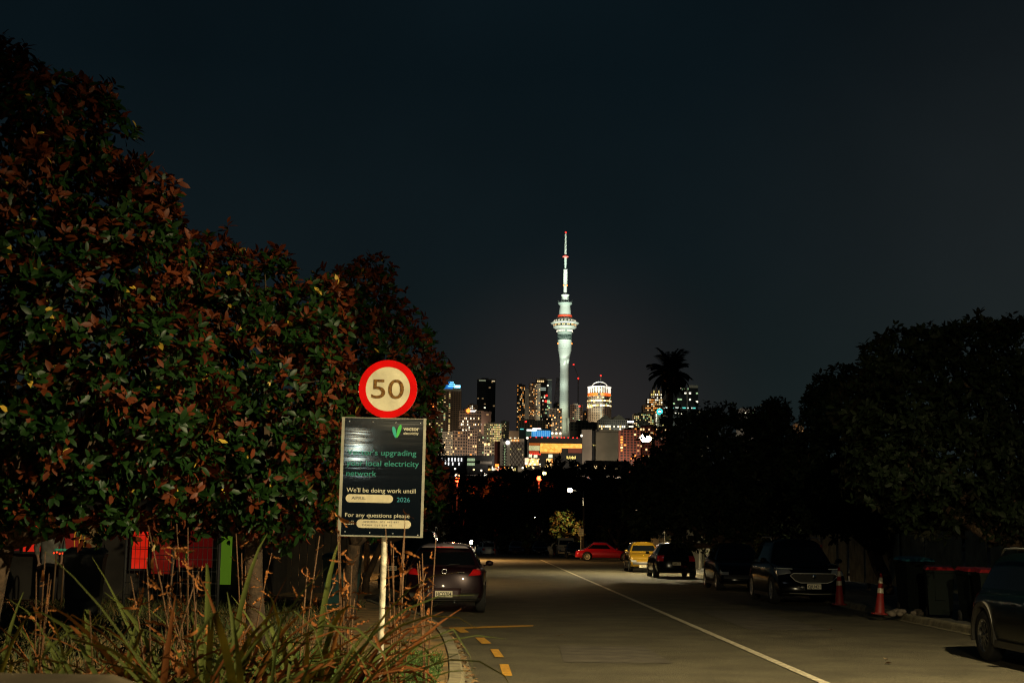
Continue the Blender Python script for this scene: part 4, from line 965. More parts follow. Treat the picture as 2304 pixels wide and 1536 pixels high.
# dark off-roader beyond it, on the left
p2, I = car('black tall wagon parked beyond the purple hatchback on the left', -2.35, 42.5, 0, blackc, 4.6, 1.85, 1.80, 'suv', 'KMS15', 'rear', plate_x=-.55, rails=True)
p2b, I = car('dark maroon car with a roof rack frame, left and beyond the black wagon', -3.0, 50.5, 0, dmar, 4.5, 1.8, 1.72, 'suv', rails=True, simple=True)
# right row, from the picture edge away from the viewer
car('dark green crossover with grey wheel arches, cut by the right edge', 7.57, 18.3, math.pi, navy, 4.3, 1.80, 1.46, 'suv', None, cladding=True, rails=True, rimm=mat('rim_two_tone', (.22, .22, .22), .25, .9), wr=.34)
sv, I = car('black off-roader with hexagonal chrome grille and plate QJU421', 8.1, 38.7, math.pi, blackc, 4.5, 1.86, 1.66, 'suv', 'QJU421', 'front', grille='hex', rails=True, nohead=True, wr=.35, cladding=False, plate_z=.475)
hx = [(-.52, .80), (-.60, .74), (-.48, .62), (-.34, .565), (.34, .565), (.48, .62), (.60, .74), (.52, .80)]
gm_ = MB(); gm_.prism([(x*.97, z) for x, z in hx][::-1], I['yf']-.16, I['yf']+.052); gm_.build('grille', mat('grille_black', (.005, .005, .005), .35), sv)
gr_ = MB(); pts = [(x, I['yf']+.056-.02*abs(x)**2, z) for x, z in hx]; gr_.tube(pts+[pts[0]], .013, 6); gr_.build('grille_surround', mat('surround_reflection', (.55, .53, .48), .5, .2), sv)  # light reflected by the chrome is put into a pale matt colour
for s in (-1, 1):
    decal(sv, 'headlight', headm, [(s*.50, .80), (s*.84, .74), (s*.86, .90), (s*.56, .90)], side=1, off=.012, bulge=.012)
    decal(sv, 'light_strip', mat('strip_pale', (.55, .55, .5), .5), [(s*.46, .895), (s*.86, .905), (s*.86, .93), (s*.46, .915)], side=1, off=.02, n=(8, 1))
MB().lathe([(.0, .01), (.045, .008), (.055, 0)], 18, (0, I['yf']+.07, .72), 'y').build('badge', chrome, sv)
MB().tube([(-.62, I['yf']-.0, .30), (0, I['yf']+.055, .285), (.62, I['yf']-.0, .30)], .014, 6).build('bumper_strip', mat('strip_grey', (.35, .33, .26), .4, .4), sv)
car('black hatchback squeezed between the off-roader and the gold car', 8.15, 48.6, math.pi, blackc, 4.0, 1.72, 1.52, 'hatch', None)
car('red car in the driveway, only its roof showing over the black hatchback', 10.9, 57.5, math.pi*.6, redc, 4.2, 1.72, 1.62, 'hatch', None, simple=True)
car('black wagon seen from behind, parked before the gold car', 7.85, 64.0, 0, blackc, 4.2, 1.80, 1.52, 'hatch', 'GMS132', 'rear', plate_z=.62)
car('gold yellow hatchback facing the viewer', 7.72, 74.8, math.pi, gold, 3.95, 1.70, 1.53, 'hatch', 'LTB32', 'front', plate_x=.2, plate_z=.30)
rd = at(1358, 1257, 112); car('glossy red saloon standing side-on across the road end', rd.x+.15, 112, -math.pi/2, redc, 4.7, 1.82, 1.44, 'sedan', None, rimm=mat('rim_cream', (.85, .78, .55), .4, .1), wr=.345)
bx = at(1273, 1240, 140); car('beige boxy van behind the dark small car', bx.x, 140, math.pi, beige, 4.6, 1.8, 1.80, 'van', None, simple=True)
bx = at(1287, 1240, 126); car('small black car between the beige van and the red saloon', bx.x+.25, 126, math.pi, blackc, 3.9, 1.66, 1.45, 'hatch', 'FZN62', 'front', simple=True, plate_x=-.45, plate_z=.32)
bx = at(1092, 1230, 188); car('far white van just below the crest of the road', bx.x, 188, .2, whitec, 4.8, 1.8, 1.95, 'van', None, simple=True, z=terr(188)+.35, )
for k, (px, lb) in enumerate(((1162, 'dark small car left of the lit shrub at the road end'), (1215, 'dark small car right of the lit shrub at the road end'))):
    bx = at(px, 1240, 150); car(lb, bx.x, 150, math.pi, blackc if k else dmar, 3.9, 1.66, 1.42, 'hatch', None, simple=True)
# parking plate sign by the red saloon
px_ = at(1307, 1250, 118); o = empty('parking_sign', (px_.x, 118, .05), 0, 'pale double parking sign on a thin post behind the red saloon', 'road sign')
zt = at(1306, 1186, 118).z-.05; zb_ = at(1306, 1205, 118).z-.05
MB().tube([(0, .03, 0), (0, .03, zt)], .035, 8).build('post', mat('post_white', (.62, .56, .42)), o)
pg_ = MB(); pg_.b2(-.21, -.005, -.02, 0, zb_, zt); pg_.b2(.005, .21, -.02, 0, zb_, zt-.1); pg_.build('panel', mat('plate_pale', (.62, .57, .38), .6), o)
ln_ = MB(); ln_.b2(-.20, .20, -.024, -.021, zb_+.28, zb_+.30); ln_.b2(-.20, .20, -.024, -.021, zb_+.12, zb_+.14); ln_.build('panel_lines', mat('line_green', (.1, .2, .06), .6), o)
px_ = at(1316, 1250, 119); MB_o = MB().tube([(0, 0, 0), (0, 0, 4.5)], .09, 8).build('utility_pole', mat('pole_wood', (.05, .035, .02), .9)); MB_o.location = (px_.x, 121, 0); tag(MB_o, 'short wooden pole right of the parking sign', 'pole')
# pale figure-like planter left of the van
px_ = at(1240, 1235, 133); o = empty('planter', (px_.x, 133, 0), 0, 'pale dead shrub stump standing left of the beige van', 'planter'); mb = MB(); random.seed(12)
mb.tube([(0, 0, 0), (.05, 0, .35), (-.1, 0, .8), (-.25, 0, 1.0)], [.14, .2, .25, .1], 8); mb.tube([(0, 0, .8), (.1, 0, 1.15), (.35, 0, 1.35)], [.1, .07, .04], 6); mb.build('stump', mat('stump_pale', (.4, .4, .32), .8, var=.5, vs=5), o)
MB().lathe([(.16, 0), (.2, .25), (.17, .25), (.14, .1)], 12).build('pot', mat('pot_dark', (.05, .05, .05), .8), o)

# ------------------------------------------------------------------ right side: fence, hedges, trees
fn = empty('board_fence', (11.6, 30, .12), 0, 'dim pale vertical board fence behind the cones', 'fence')
random.seed(21); fb = MB(); y = 24.0
while y < 52:
    w_ = random.choice([.9, 1.1, .7]); 
    fb.b2(-.02, .02, y-30, y-30+w_, .25, 1.78+random.uniform(-.03, .03)); y += w_+random.choice([.03, .35, .2])
fb.build('boards', mat('board_pale', (.30, .27, .17), .85, var=.35, vs=3), fn); MB().b2(.03, .09, -6.2, 22.4, 1.3, 1.4).b2(.03, .09, -6.2, 22.4, .4, .5).build('rails', mat('board_dark', (.05, .04, .03), .8), fn)
for k in range(9): MB().b2(.10, .2, -6+k*3.5, -5.9+k*3.5, -.1, 1.8).build('post', mat('board_dark', (.05, .04, .03)), fn)
gw_ = empty('garden_wall', (11.4, 90, .1), 0, 'pale rendered garden wall behind the gold hatchback', 'wall')
MB().b2(0, .25, -20, 14, 0, 1.7).build('wall', mat('render_pale', (.30, .28, .22), .9, var=.3, vs=1.5), gw_); 
cp_ = MB()
for k in range(8): cp_.b2(-.06, .31, -20+k*4.8, -19.6+k*4.8, 0, 2.0+(.25 if k % 3 == 0 else 0))
cp_.build('piers', mat('render_pale', (.30, .28, .22)), gw_)
gt = at(1513, 1205, 66); o = MB().b2(-.12, .12, -.12, .12, 0, gt.z+.3).build('gate_post', mat('gate_pale', (.22, .20, .14), .8, var=.5, vs=4)); o.location = (gt.x, 68, .1); tag(o, 'pale stone gate post behind the black wagon', 'gate post')
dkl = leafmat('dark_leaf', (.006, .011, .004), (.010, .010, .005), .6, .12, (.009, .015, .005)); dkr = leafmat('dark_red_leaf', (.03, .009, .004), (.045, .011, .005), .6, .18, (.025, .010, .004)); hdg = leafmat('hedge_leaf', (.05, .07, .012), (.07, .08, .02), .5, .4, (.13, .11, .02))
def hedge(label, x, y0, y1, h, seed, m):
    o = empty('hedge', (x, (y0+y1)/2, .1), 0, label, 'hedge'); rng = np.random.default_rng(seed); n = int((y1-y0)*h*60)
    C = np.stack([rng.normal(0, .22, n), rng.uniform(y0, y1, n)-(y0+y1)/2, rng.uniform(.05, 1, n)*h*(1+.08*np.sin(rng.uniform(0, 9, n)))], 1); A = rng.normal(size=(n, 3))+np.array([-.6, 0, .6]); A /= np.linalg.norm(A, axis=1)[:, None]
    V, F = rosettes(rng, C, A, 6, .11, .45); link('foliage', npmesh('foliage', V, F), o, m)
    st = MB(); 
    for k in range(int((y1-y0)/1.2)+1): st.tube([(0, y0-(y0+y1)/2+k*1.2, -.1), (.05, y0-(y0+y1)/2+k*1.2, h*.7)], [.04, .02], 5)
    st.build('stems', MC['bark'], o)
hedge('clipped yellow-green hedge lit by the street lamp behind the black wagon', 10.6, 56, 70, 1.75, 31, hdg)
RG = 'dark trees on the right of the road'
tree('street_tree', 'big dark tree filling the right edge of the picture', (11.5, 27, .1), pxblobs([(2200, 830, 110, 27), (2290, 840, 120, 27), (2130, 930, 150, 27), (2030, 960, 110, 26.6), (2250, 1000, 170, 27), (2100, 1060, 130, 26.6), (2000, 1050, 100, 26.6), (2390, 940, 170, 27.5), (2060, 830, 75, 27), (1985, 800, 42, 26.8), (2280, 1130, 90, 26.5), (1950, 920, 70, 26.8), (2030, 790, 55, 26.8), (2100, 780, 55, 26.8), (2190, 772, 52, 26.9), (1985, 830, 50, 26.8), (2285, 765, 48, 27)]),
     61, 34, .17, .42, [dkl, dkr], 7, .22, RG, split=.30)
tree('street_tree', 'dark tree between the big right tree and the hedge, above the cones', (11.4, 42, .1), pxblobs([(1860, 920, 55, 42), (1900, 1010, 100, 42), (1830, 1040, 70, 42), (1930, 930, 75, 42), (1880, 1110, 90, 42), (1970, 1090, 90, 42), (1835, 900, 22, 42), (2010, 1180, 60, 42), (1865, 900, 48, 42), (1905, 880, 55, 42), (1812, 1040, 45, 42)]),
     62, 34, .20, .42, [dkl, dkr], 7, .2, RG, split=.12)
tree('street_tree', 'wide round dark tree right of the palm', (10.8, 58, .1), pxblobs([(1455, 1090, 50, 58), (1440, 1160, 40, 58), (1560, 1020, 95, 58), (1640, 1020, 95, 58), (1720, 1030, 85, 58), (1537, 1078, 64, 58), (1740, 940, 34, 58), (1580, 1120, 100, 58), (1690, 1110, 100, 58), (1480, 1130, 60, 58), (1770, 1080, 60, 58), (1600, 955, 32, 58), (1670, 965, 38, 58)]),
     63, 22, .24, .42, [dkl, dkr], 7, .22, RG, split=.05)
tree('street_tree', 'dark tree behind the glowing street lamp', (13.5, 102, 0), pxblobs([(1500, 1080, 60, 102), (1480, 1140, 55, 102), (1540, 1150, 60, 102)]), 64, 9, .3, .42, [dkl], 7, .2, RG)
tree('garden_tree', 'small dark tree in the garden right of the palm', (13.5, 75, 0), pxblobs([(1740, 1020, 60, 75), (1790, 1060, 55, 75), (1745, 925, 28, 75), (1720, 940, 26, 75), (1800, 1150, 70, 75)]), 65, 14, .26, .42, [dkl], 7, .2, RG)
# pale shrub lit in a garden
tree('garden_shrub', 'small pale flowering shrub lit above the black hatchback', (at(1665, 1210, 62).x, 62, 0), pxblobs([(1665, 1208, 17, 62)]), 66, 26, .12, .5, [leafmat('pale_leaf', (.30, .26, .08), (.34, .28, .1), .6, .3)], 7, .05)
tree('garden_shrub', 'dark red-leaved shrub over the driveway car', (at(1640, 1190, 60).x, 60, 0), pxblobs([(1640, 1195, 24, 60), (1610, 1190, 18, 60)]), 67, 18, .14, .5, [dkr], 7, .05)
# palm beyond the right row
def palm(px, py, d, label):
    t = at(px, py, d); g = terr(d); o = empty('palm_tree', (t.x, d, g), 0, label, 'palm tree'); H = t.z-g; rng = np.random.default_rng(77)
    MB().tube([(.2, 0, -.3), (.1, 0, H*.3), (0, 0, H*.7), (0, 0, H)], [.32, .24, .2, .26], 12).build('trunk', MC['bark'], o)
    MB().sphere((0, 0, H-.1), .7, 12, (1, 1, 1.2)).build('crown_base', MC['bark'], o)
    Vs = []; Fs = []; off = 0
    for k in range(70):
        a = rng.uniform(0, 6.283); el = rng.uniform(-1.2, 1.5); b = Vector((math.cos(a), math.sin(a), 0)); p = Vector((0, 0, H+.1)); th = el; L = rng.uniform(1.2, 1.9)*(1.15 if el > 1 else 1); pts = []
        for j in range(9):
            pts.append((p.copy(), (b*math.cos(th)+Vector((0, 0, math.sin(th)))))); p = p+pts[-1][1]*L/8; th -= .05+.012*j
        P = []; D = []; 
        for j in range(1, 9):
            for q in range(4):
                f = q/4; pp_ = pts[j-1][0].lerp(pts[j][0], f); dd = pts[j][1]; sd = dd.cross(Vector((0, 0, 1))); sd = sd.normalized() if sd.length > .05 else Vector((1, 0, 0))
                for s in (-1, 1): P.append(pp_); D.append((dd*.55+sd*s*.75+Vector((0, 0, -.18))).normalized())
        P = np.array(P); D = np.array(D); N = np.tile([0, 0, 1.], (len(P), 1)); V, F = leaves(P, D, N, np.full(len(P), .62), np.full(len(P), .11))
        Vs.append(V); Fs.append(F+off); off += len(V)
    link('fronds', npmesh('fronds', np.concatenate(Vs), np.concatenate(Fs)), o, mat('frond_dark', (.012, .018, .008), .6))
palm(1508, 838, 110, 'tall palm rising above the dark trees right of the lit tower')

# ------------------------------------------------------------------ trees of the valley, dark
VG = 'dark trees between the road end and the city'
far = [(1270, 1185, 30, 165, 'small tree lit green and orange under the street lamp'), (1180, 1215, 13, 155, None)]
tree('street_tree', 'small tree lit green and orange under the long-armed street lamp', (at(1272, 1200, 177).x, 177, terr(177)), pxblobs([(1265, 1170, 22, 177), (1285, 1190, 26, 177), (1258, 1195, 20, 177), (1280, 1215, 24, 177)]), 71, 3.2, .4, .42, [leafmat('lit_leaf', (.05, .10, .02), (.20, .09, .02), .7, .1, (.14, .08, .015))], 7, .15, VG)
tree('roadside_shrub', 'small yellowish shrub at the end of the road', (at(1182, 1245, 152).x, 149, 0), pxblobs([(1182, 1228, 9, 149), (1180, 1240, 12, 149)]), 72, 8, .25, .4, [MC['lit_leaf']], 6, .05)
vt = [(1015, 1165, 58, 170, 'leftmost tree of the valley, beside the notice board'), (1085, 1120, 48, 230, 'tree right of the left red traffic light'), (1140, 1140, 50, 260, 'broad tree below the patterned hotel'), (1215, 1160, 55, 210, 'tree below the right red traffic light'),
      (1300, 1110, 60, 240, 'tree behind the long-armed lamp'), (1365, 1120, 60, 200, 'tree left of the glowing lamp'), (1130, 1195, 34, 230, 'low tree above the far white van'), (1190, 1195, 50, 185, 'low tree over the dark small cars'),
      (1362, 1190, 42, 140, 'low tree behind the red saloon'), (1390, 1195, 45, 125, 'low tree behind the gold car'), (1008, 1205, 26, 160, 'low dark tree left of the far lamp'), (1250, 1140, 40, 320, 'small tree at the middle of the valley'),
      (985, 1020, 24, 60, None), (965, 1180, 40, 62, 'dark tree close behind the notice board'), (1425, 1130, 48, 150, 'dark tree touching the glowing lamp'), (1450, 1060, 30, 155, 'dark treetop just below the glowing lamp'), (1355, 1140, 42, 190, 'dark tree above the red saloon roof')]
for k, (px, py, r, d, lb) in enumerate(vt):
    if lb is None: continue
    rng = np.random.default_rng(300+k); g = terr(d); c = at(px, py, d)
    bl = [(px, py, r, d)]+[(px+rng.uniform(-.9, .9)*r, py+rng.uniform(-.7, .8)*r, r*rng.uniform(.45, .7), d) for _ in range(5)]
    tree('valley_tree', lb, (c.x, d, g), pxblobs(bl), 300+k, 220/(d**1.05), .0036*d+.08, .45, [dkl], 6, .2, VG, limb=True, fill=.25)
for k, (px, py, r, lb) in enumerate(((1034, 1102, 24, 'tree crown glowing red below the left traffic light'), (1216, 1098, 20, 'tree crown glowing red below the middle traffic light'), (1115, 1100, 22, 'faintly reddish tree crown between the two red lights'))):
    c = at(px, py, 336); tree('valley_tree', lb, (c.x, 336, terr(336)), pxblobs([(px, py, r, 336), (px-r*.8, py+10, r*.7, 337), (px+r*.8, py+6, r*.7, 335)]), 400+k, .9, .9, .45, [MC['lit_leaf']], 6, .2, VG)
# dark cypress just right of the board
tree('cypress_tree', 'narrow dark tree rising beside the notice board frame', (at(972, 1200, 40).x, 45, 0), pxblobs([(974, 985, 18, 45), (978, 1020, 22, 45), (976, 1060, 26, 45), (980, 1110, 28, 45), (975, 1160, 34, 45)]), 91, 22, .16, .3, [dkl], 7, .1)
# far tree line in front of the city, one mass with a ragged top
rng = np.random.default_rng(8); Bl = []
for px in range(930, 2400, 26):
    top = 1062+rng.uniform(-14, 18) if px < 1420 else 1110
    if abs(px-1190) < 60 or abs(px-1270) < 45: top -= 12
    Bl.append((px, top+42, 24, 620))
for px in range(930, 2400, 34): Bl.append((px, 1120+rng.uniform(-8, 8), 34, 560)); Bl.append((px, 1175, 36, 500))
bl = pxblobs(Bl); C, A = crown(bl, rng, .55, fill=.1); V, F = rosettes(rng, C, A, 6, 1.9, .55)
tag(link('far_woodland', npmesh('far_woodland', V, F), None, dkl), 'far dark belt of trees below the city lights', 'woodland', kind='stuff')
# ------------------------------------------------------------------ the city
CB = 84.0
def em(name, c, s): return mat('lit_'+name, c, .6, emit=c, es=s)
LIT = {'w': em('warm', (1, .70, .32), 1.1), 'o': em('orange', (1, .36, .06), 1.0), 'y': em('yellow', (1, .82, .25), .75), 'g': em('green', (.55, .85, .45), .6), 'c': em('white', (1, .93, .72), 1.6), 'd': em('dim', (.8, .5, .22), .22), 't': em('teal', (.15, .8, .75), .8), 'b': em('blue', (.03, .35, .9), .8), 'r': em('red', (1, .03, .02), 2.5)}
darkg = mat('dark_glazing', (.012, .014, .016), .35)
WM = {}
def wmesh(k):
    if k not in WM: me = MB().box((0, 0, 0), (1, 1, 1)).mesh('window'); me.materials.append(LIT[k]); WM[k] = me
    return WM[k]
DK = 0
def facade(name): return MC[name]
WALL = dict(grey=(.30, .27, .22), brown=(.24, .16, .11), pale=(.42, .38, .29), dark=(.035, .036, .036), olive=(.15, .14, .10), red=(.24, .07, .045), rose=(.36, .26, .19), teal=(.02, .05, .05), night=(.015, .017, .018))
for k, c in WALL.items(): mat('facade_'+k, c, .85, var=.18, vs=.05)
def bld(label, x0, x1, yt, yb, D, wall, nc, nr, prob, cols, name='office_building', depth=None, pier=.30, band=.38, top=0, glass_='dark', shape=None, rowp=None, colp=None, seed=None, cat='building', flat=False):
    """tower standing on the city plateau; nc x nr cells between yt and yb"""
    global DK; DK += 1; rng = random.Random(seed or DK*13)
    a = at(x0, yb, D); b = at(x1, yt, D); c = at((x0+x1)/2, (yt+yb)/2, D); W_ = (x1-x0)*D/FPX; zt = at((x0+x1)/2, yt, D).z; zb = at((x0+x1)/2, yb, D).z
    g = min(CB-4, zb-2) if D > 1450 else min(terr(D)-2, zb-2); dp = depth or max(14, W_*.7)
    o = empty(name, (c.x, D, g), 0, label, cat, None); Z0, Z1 = zb-g, zt-g
    MB().b2(-W_/2, W_/2, .5, dp, 0, Z1).build('wall', MC['facade_'+wall] if flat else (darkg if glass_ == 'dark' else MC['facade_'+glass_]), o)
    cw, ch = W_/max(nc, 1), (Z1-Z0)/max(nr, 1)
    if not flat:
        f = MB()
        if band:
            for j in range(nr+1):
                z = Z0+j*ch; f.b2(-W_/2-.3, W_/2+.3, 0, dp+.3, z-ch*band/2, z+ch*band/2)
        if pier:
            for i in range(nc+1):
                x = -W_/2+i*cw; f.b2(x-cw*pier/2, x+cw*pier/2, .12, .55, Z0, Z1)
                if i in (0, nc): f.b2(x-cw*pier/2, x+cw*pier/2, .15, dp, Z0, Z1)
            for i in range(1, max(2, int(dp/cw))):
                for s in (-1, 1): f.b2(s*(W_/2-.05)-.18, s*(W_/2-.05)+.18, i*cw, i*cw+cw*pier, Z0, Z1)
        f.b2(-W_/2-.35, W_/2+.35, -.05, dp+.35, 0, Z0); f.b2(-W_/2-.4, W_/2+.4, -.1, dp+.4, Z1-.4*ch*max(band, .4), Z1+.3)
        f.build('facade', MC['facade_'+wall], o)
    if not flat:
        rh = min(4.0, max(1.2, ch*.8)); rf = MB(); rf.b2(-W_*.28, W_*.12, dp*.3, dp*.7, Z1+.3, Z1+.3+rh); rf.b2(W_*.22, W_*.34, dp*.4, dp*.6, Z1+.3, Z1+.3+rh*.6); rf.build('roof_plant', MC['facade_'+wall], o)
    n = 0; rest = {}
    for j in range(nr):
        for i in range(nc):
            p = prob*(rowp[j % len(rowp)] if rowp else 1)*(colp[i % len(colp)] if colp else 1)
            if rng.random() > p: continue
            k = rng.choice(cols); zc = Z1-(j+.5)*ch; xc = -W_/2+(i+.5)*cw; d = (cw*(1-pier)*rng.choice((.7, .9, .98)) if pier else cw*rng.uniform(.8, 1.0), .3, ch*(1-band)*rng.choice((.75, .95)))
            if n < 100:
                w_ = bpy.data.objects.new('window', wmesh(k)); COL.objects.link(w_); w_.parent = o; w_.location = (xc, .42, zc); w_.scale = d
            else: rest.setdefault(k, MB()).box((xc, .42, zc), d)
            n += 1
    for k, mb in list(rest.items()): s = mb.build('windows', LIT[k], o); s['kind'] = 'stuff'
    return o, dict(W=W_, Z0=Z0, Z1=Z1, dp=dp, D=D, s=D/FPX, cx=(x0+x1)/2, yt=yt)
def sgn(o, I, name, px0, px1, py0, py1, m, y0=-1.2, y1=-.6):
    """box on the front of a building, given by picture extents at its depth"""
    s = I['s']; x0 = (px0-I['cx'])*s; x1 = (px1-I['cx'])*s; zt = I['Z1']-(py0-I['yt'])*s; zb = I['Z1']-(py1-I['yt'])*s
    return MB().b2(x0, x1, y0, y1, zb, zt).build(name, m, o)
def emst(name, c, s): return mat(name, c, .5, emit=c, es=s)
orsign = emst('sign_orange', (1, .22, .03), 3.0); whsign = emst('sign_white', (1, .97, .9), 2.2); cyan = emst('sign_cyan', (.25, .75, 1), 2.0); bluec = emst('crown_blue', (.02, .2, .6), .6)
redl = LIT['r']
def dots(o, I, pts, r, m, name='beacon', y=-1.4):
    for px, py in pts:
        s = I['s']; MB().sphere(((px-I['cx'])*s, y, I['Z1']-(py-I['yt'])*s), r, 8).build(name, m, o)
# far row, left
o, I = bld('grey office tower with an orange glowing sign, left end of the skyline', 963, 983, 914, 975, 2250, 'grey', 8, 12, .12, 'dwc'); sgn(o, I, 'roof_sign', 966, 975, 908, 917, orsign); dots(o, I, [(966, 955), (971, 952), (970, 961)], 1.6, LIT['w'], 'lobby_light')
o, I = bld('tall gridded tower with a blue lit pyramid crown and white roof sign', 981, 1036, 876, 972, 2150, 'brown', 10, 22, .42, 'yywddg', colp=[1, .5, 1, 1, .4, 1.5, 0, 0, 0, 0], band=.5)
MB().b2(-I['W']*.5-.4, I['W']*.5+.6, -.15, .2, I['Z1']-2, I['Z1']+1).build('parapet', MC['facade_pale'], o)
s = I['s']; cr = MB(); cr.add([(-12*s*1.0, 0, I['Z1']), (9*s, 0, I['Z1']), (9*s, 12, I['Z1']), (-12*s, 12, I['Z1']), (4*s-3, 6, I['Z1']+13), (4*s+3, 6, I['Z1']+13)], [(0, 1, 5, 4), (1, 2, 5), (2, 3, 4, 5), (3, 0, 4)]); cr.build('crown', bluec, o)
cr = MB()
for r_ in range(3):
    for q in range(7-2*r_): cr.box((((q-(6-2*r_)/2)*3.0+8)*s*.9, -.3+r_*1.8, I['Z1']+5+r_*3.2), (1.3, .5, 1.3))
cr.build('crown_lights', cyan, o); sgn(o, I, 'roof_sign', 1020, 1035, 866, 872, cyan); sgn(o, I, 'roof_sign', 1024, 1033, 867, 871, whsign, -1.6, -1.25)
MB().tube([(5*s*1.0, 6, I['Z1']+12), (5*s, 6, I['Z1']+22)], .35, 6).build('antenna', darkg, o)
dots(o, I, [(998, 871)], 1.0, cyan)
o, I = bld('brown office block with rows of bright windows and an orange round sign', 1033, 1089, 924, 985, 2050, 'brown', 16, 9, .62, 'ccwcw', rowp=[0, 0, 1, .45, .9, .1, 1.2, .5, .1], band=.3); sgn(o, I, 'roof_sign', 1056, 1069, 923, 926, whsign)
MB().lathe([(0, -.4), (3.0, -.4), (3.0, .2)], 20, ((1053-I['cx'])*I['s'], -1, I['Z1']), 'y').build('round_sign', orsign, o); MB().sphere(((1046-I['cx'])*I['s'], 8, I['Z1']), 5, 14).build('dome', MC['facade_pale'], o)
o, I = bld('narrow lit block peeking over the office block with the round sign', 1052, 1073, 911, 930, 2150, 'brown', 5, 4, .7, 'ocwd')
o, I = bld('almost black high-rise with a pale flat top, left of centre', 1073, 1114, 853, 960, 2300, 'night', 8, 26, .05, 'ddc', band=.25, pier=.15); sgn(o, I, 'top_band', 1077, 1092, 855, 857, emst('top_dim', (.5, .55, .35), .5)); sgn(o, I, 'top_band', 1106, 1113, 856, 858, emst('top_warm', (.9, .7, .4), .8)); sgn(o, I, 'roof_edge', 1073, 1113, 853, 854.5, MC['facade_grey'])
bld('plain brown slab below the black high-rise', 1083, 1105, 926, 968, 2000, 'brown', 4, 10, .06, 'dr', band=0, pier=0, glass_='brown')
bld('pale apartment block with dense yellow windows, left of the gap', 1089, 1128, 953, 998, 1900, 'pale', 12, 9, .62, 'ywywg', colp=[.3, .3, .3, .3, 1.3, 1.3, 1.4, 1.4, 1.5, 1.5, 1.4, 1.2], band=.45)
bld('thin pale block with small regular windows at the edge of the gap', 1127, 1145, 948, 988, 1960, 'pale', 6, 10, .5, 'wygd', colp=[1.4, 1.3, 1.2, .6, 0, 0], band=.5)
bld('low brown hall with a row of white lights in the gap', 1145, 1168, 969, 988, 1850, 'rose', 8, 3, .8, 'cw', rowp=[0, 0, 1], band=.6, flat=True)
# middle row, left
bld('pale low apartment block at the left, above the dark hall', 987, 1018, 972, 1024, 1750, 'pale', 8, 10, .22, 'wdw', band=.5)
bld('brown apartment block with recessed balconies, lower left', 1017, 1053, 970, 1026, 1760, 'rose', 6, 8, .16, 'wodd', band=.4)
bld('pinkish apartment block in the middle of the lower left group', 1052, 1073, 968, 1026, 1745, 'rose', 4, 9, .18, 'wod', band=.35)
o, I = bld('gabled apartment block right of the pinkish one', 1072, 1093, 981, 1026, 1755, 'grey', 5, 8, .14, 'wgd', band=.4); s = I['s']; MB().add([(-10*s, 0, I['Z1']), (10*s, 0, I['Z1']), (0, 0, I['Z1']+6*s), (-10*s, 12, I['Z1']), (10*s, 12, I['Z1']), (0, 12, I['Z1']+6*s)], [(0, 1, 2), (4, 3, 5), (1, 4, 5, 2), (3, 0, 2, 5), (0, 3, 4, 1)]).build('gable', MC['facade_grey'], o)
o, I = bld('small white building with two bright orange lamps', 1090, 1112, 997, 1026, 1700, 'pale', 4, 4, .2, 'wd', band=.4); dots(o, I, [(1092, 999), (1100, 999)], 1.7, LIT['w'], 'facade_lamp')
o, I = bld('dark low hall with two rows of white capsule windows', 984, 1050, 1024, 1062, 1560, 'night', 1, 1, 0, 'w', flat=True)
cm = whsign
for X in (328, 370, 410, 455, 495, 540, 580): px = 940+X/5.908; sgn(o, I, 'window', px-1.4, px+1.4, 1029.5, 1037, em('capsule', (1, .98, .95), 1.2))
for X in (300, 340, 368, 410, 465, 548): px = 940+X/5.908; sgn(o, I, 'window', px-1.4, px+1.4, 1039.5, 1046, em('capsule', (1, .98, .95), 1.2))
o, I = bld('dark glass building with two greenish lit floors', 1050, 1112, 1024, 1062, 1550, 'dark', 1, 1, 0, 'w', flat=True)
for a_, b_ in ((1031, 1037), (1041, 1047)):
    for q in range(5): sgn(o, I, 'window', 1051.5+q*3.4, 1054.5+q*3.4, a_, b_, em('floor_green', (.55, .72, .42), .55))
sgn(o, I, 'sign_board', 1080, 1107, 1037, 1043, MC['facade_grey'])
# towers left of the lit tower
o, I = bld('dark residential tower dotted with orange windows', 1163, 1181, 866, 966, 2100, 'night', 6, 26, .33, 'oowdo', band=.3)
bld('blank pale slab between two dark residential towers', 1180.5, 1190, 874, 938, 2095, 'grey', 1, 1, 0, 'w', flat=True); 
o, I = bld('brown residential tower with scattered orange windows', 1190, 1215, 863, 946, 2110, 'brown', 8, 24, .22, 'owd', band=.35)
o, I = bld('dark glass tower framed by pale lines with a slanted white sign', 1206, 1241, 853, 946, 2160, 'dark', 10, 24, .07, 'ggdc', band=.15, pier=.1, rowp=[1, 1, 1, 1, 1, 1, 1, 1, 1, 1, 1, 1, 2, 3, 3, 3, 3, 3, 3, 2])
for (x0, x1, y0, y1) in ((1196, 1207, 849.5, 850.5), (1206, 1226, 852.5, 853.5), (1225, 1241, 853.5, 854.5)): sgn(o, I, 'edge_line', x0, x1, y0, y1, MC['facade_pale'])
for q in range(4): sgn(o, I, 'top_window', 1208+q*4, 1211+q*4, 856, 859.5, LIT['w'])
for q in range(2): x = sgn(o, I, 'slanted_sign', 1215, 1228, 872+q*4, 874.5+q*4, emst('sign_pale', (.5, .6, .5), .5)); x.rotation_euler = (0, 0, 0)
dots(o, I, [(1229.5, 890), (1228, 903)], 1.7, redl); 
o, I = bld('dark tower with pale window frames just left of the lit tower', 1236, 1264, 919, 972, 2050, 'grey', 8, 12, .16, 'wod', band=.12, pier=.12)
bld('wide dull grey block behind the blue lit building', 1168, 1227, 946, 970, 1950, 'olive', 10, 5, .08, 'wor', band=.3)
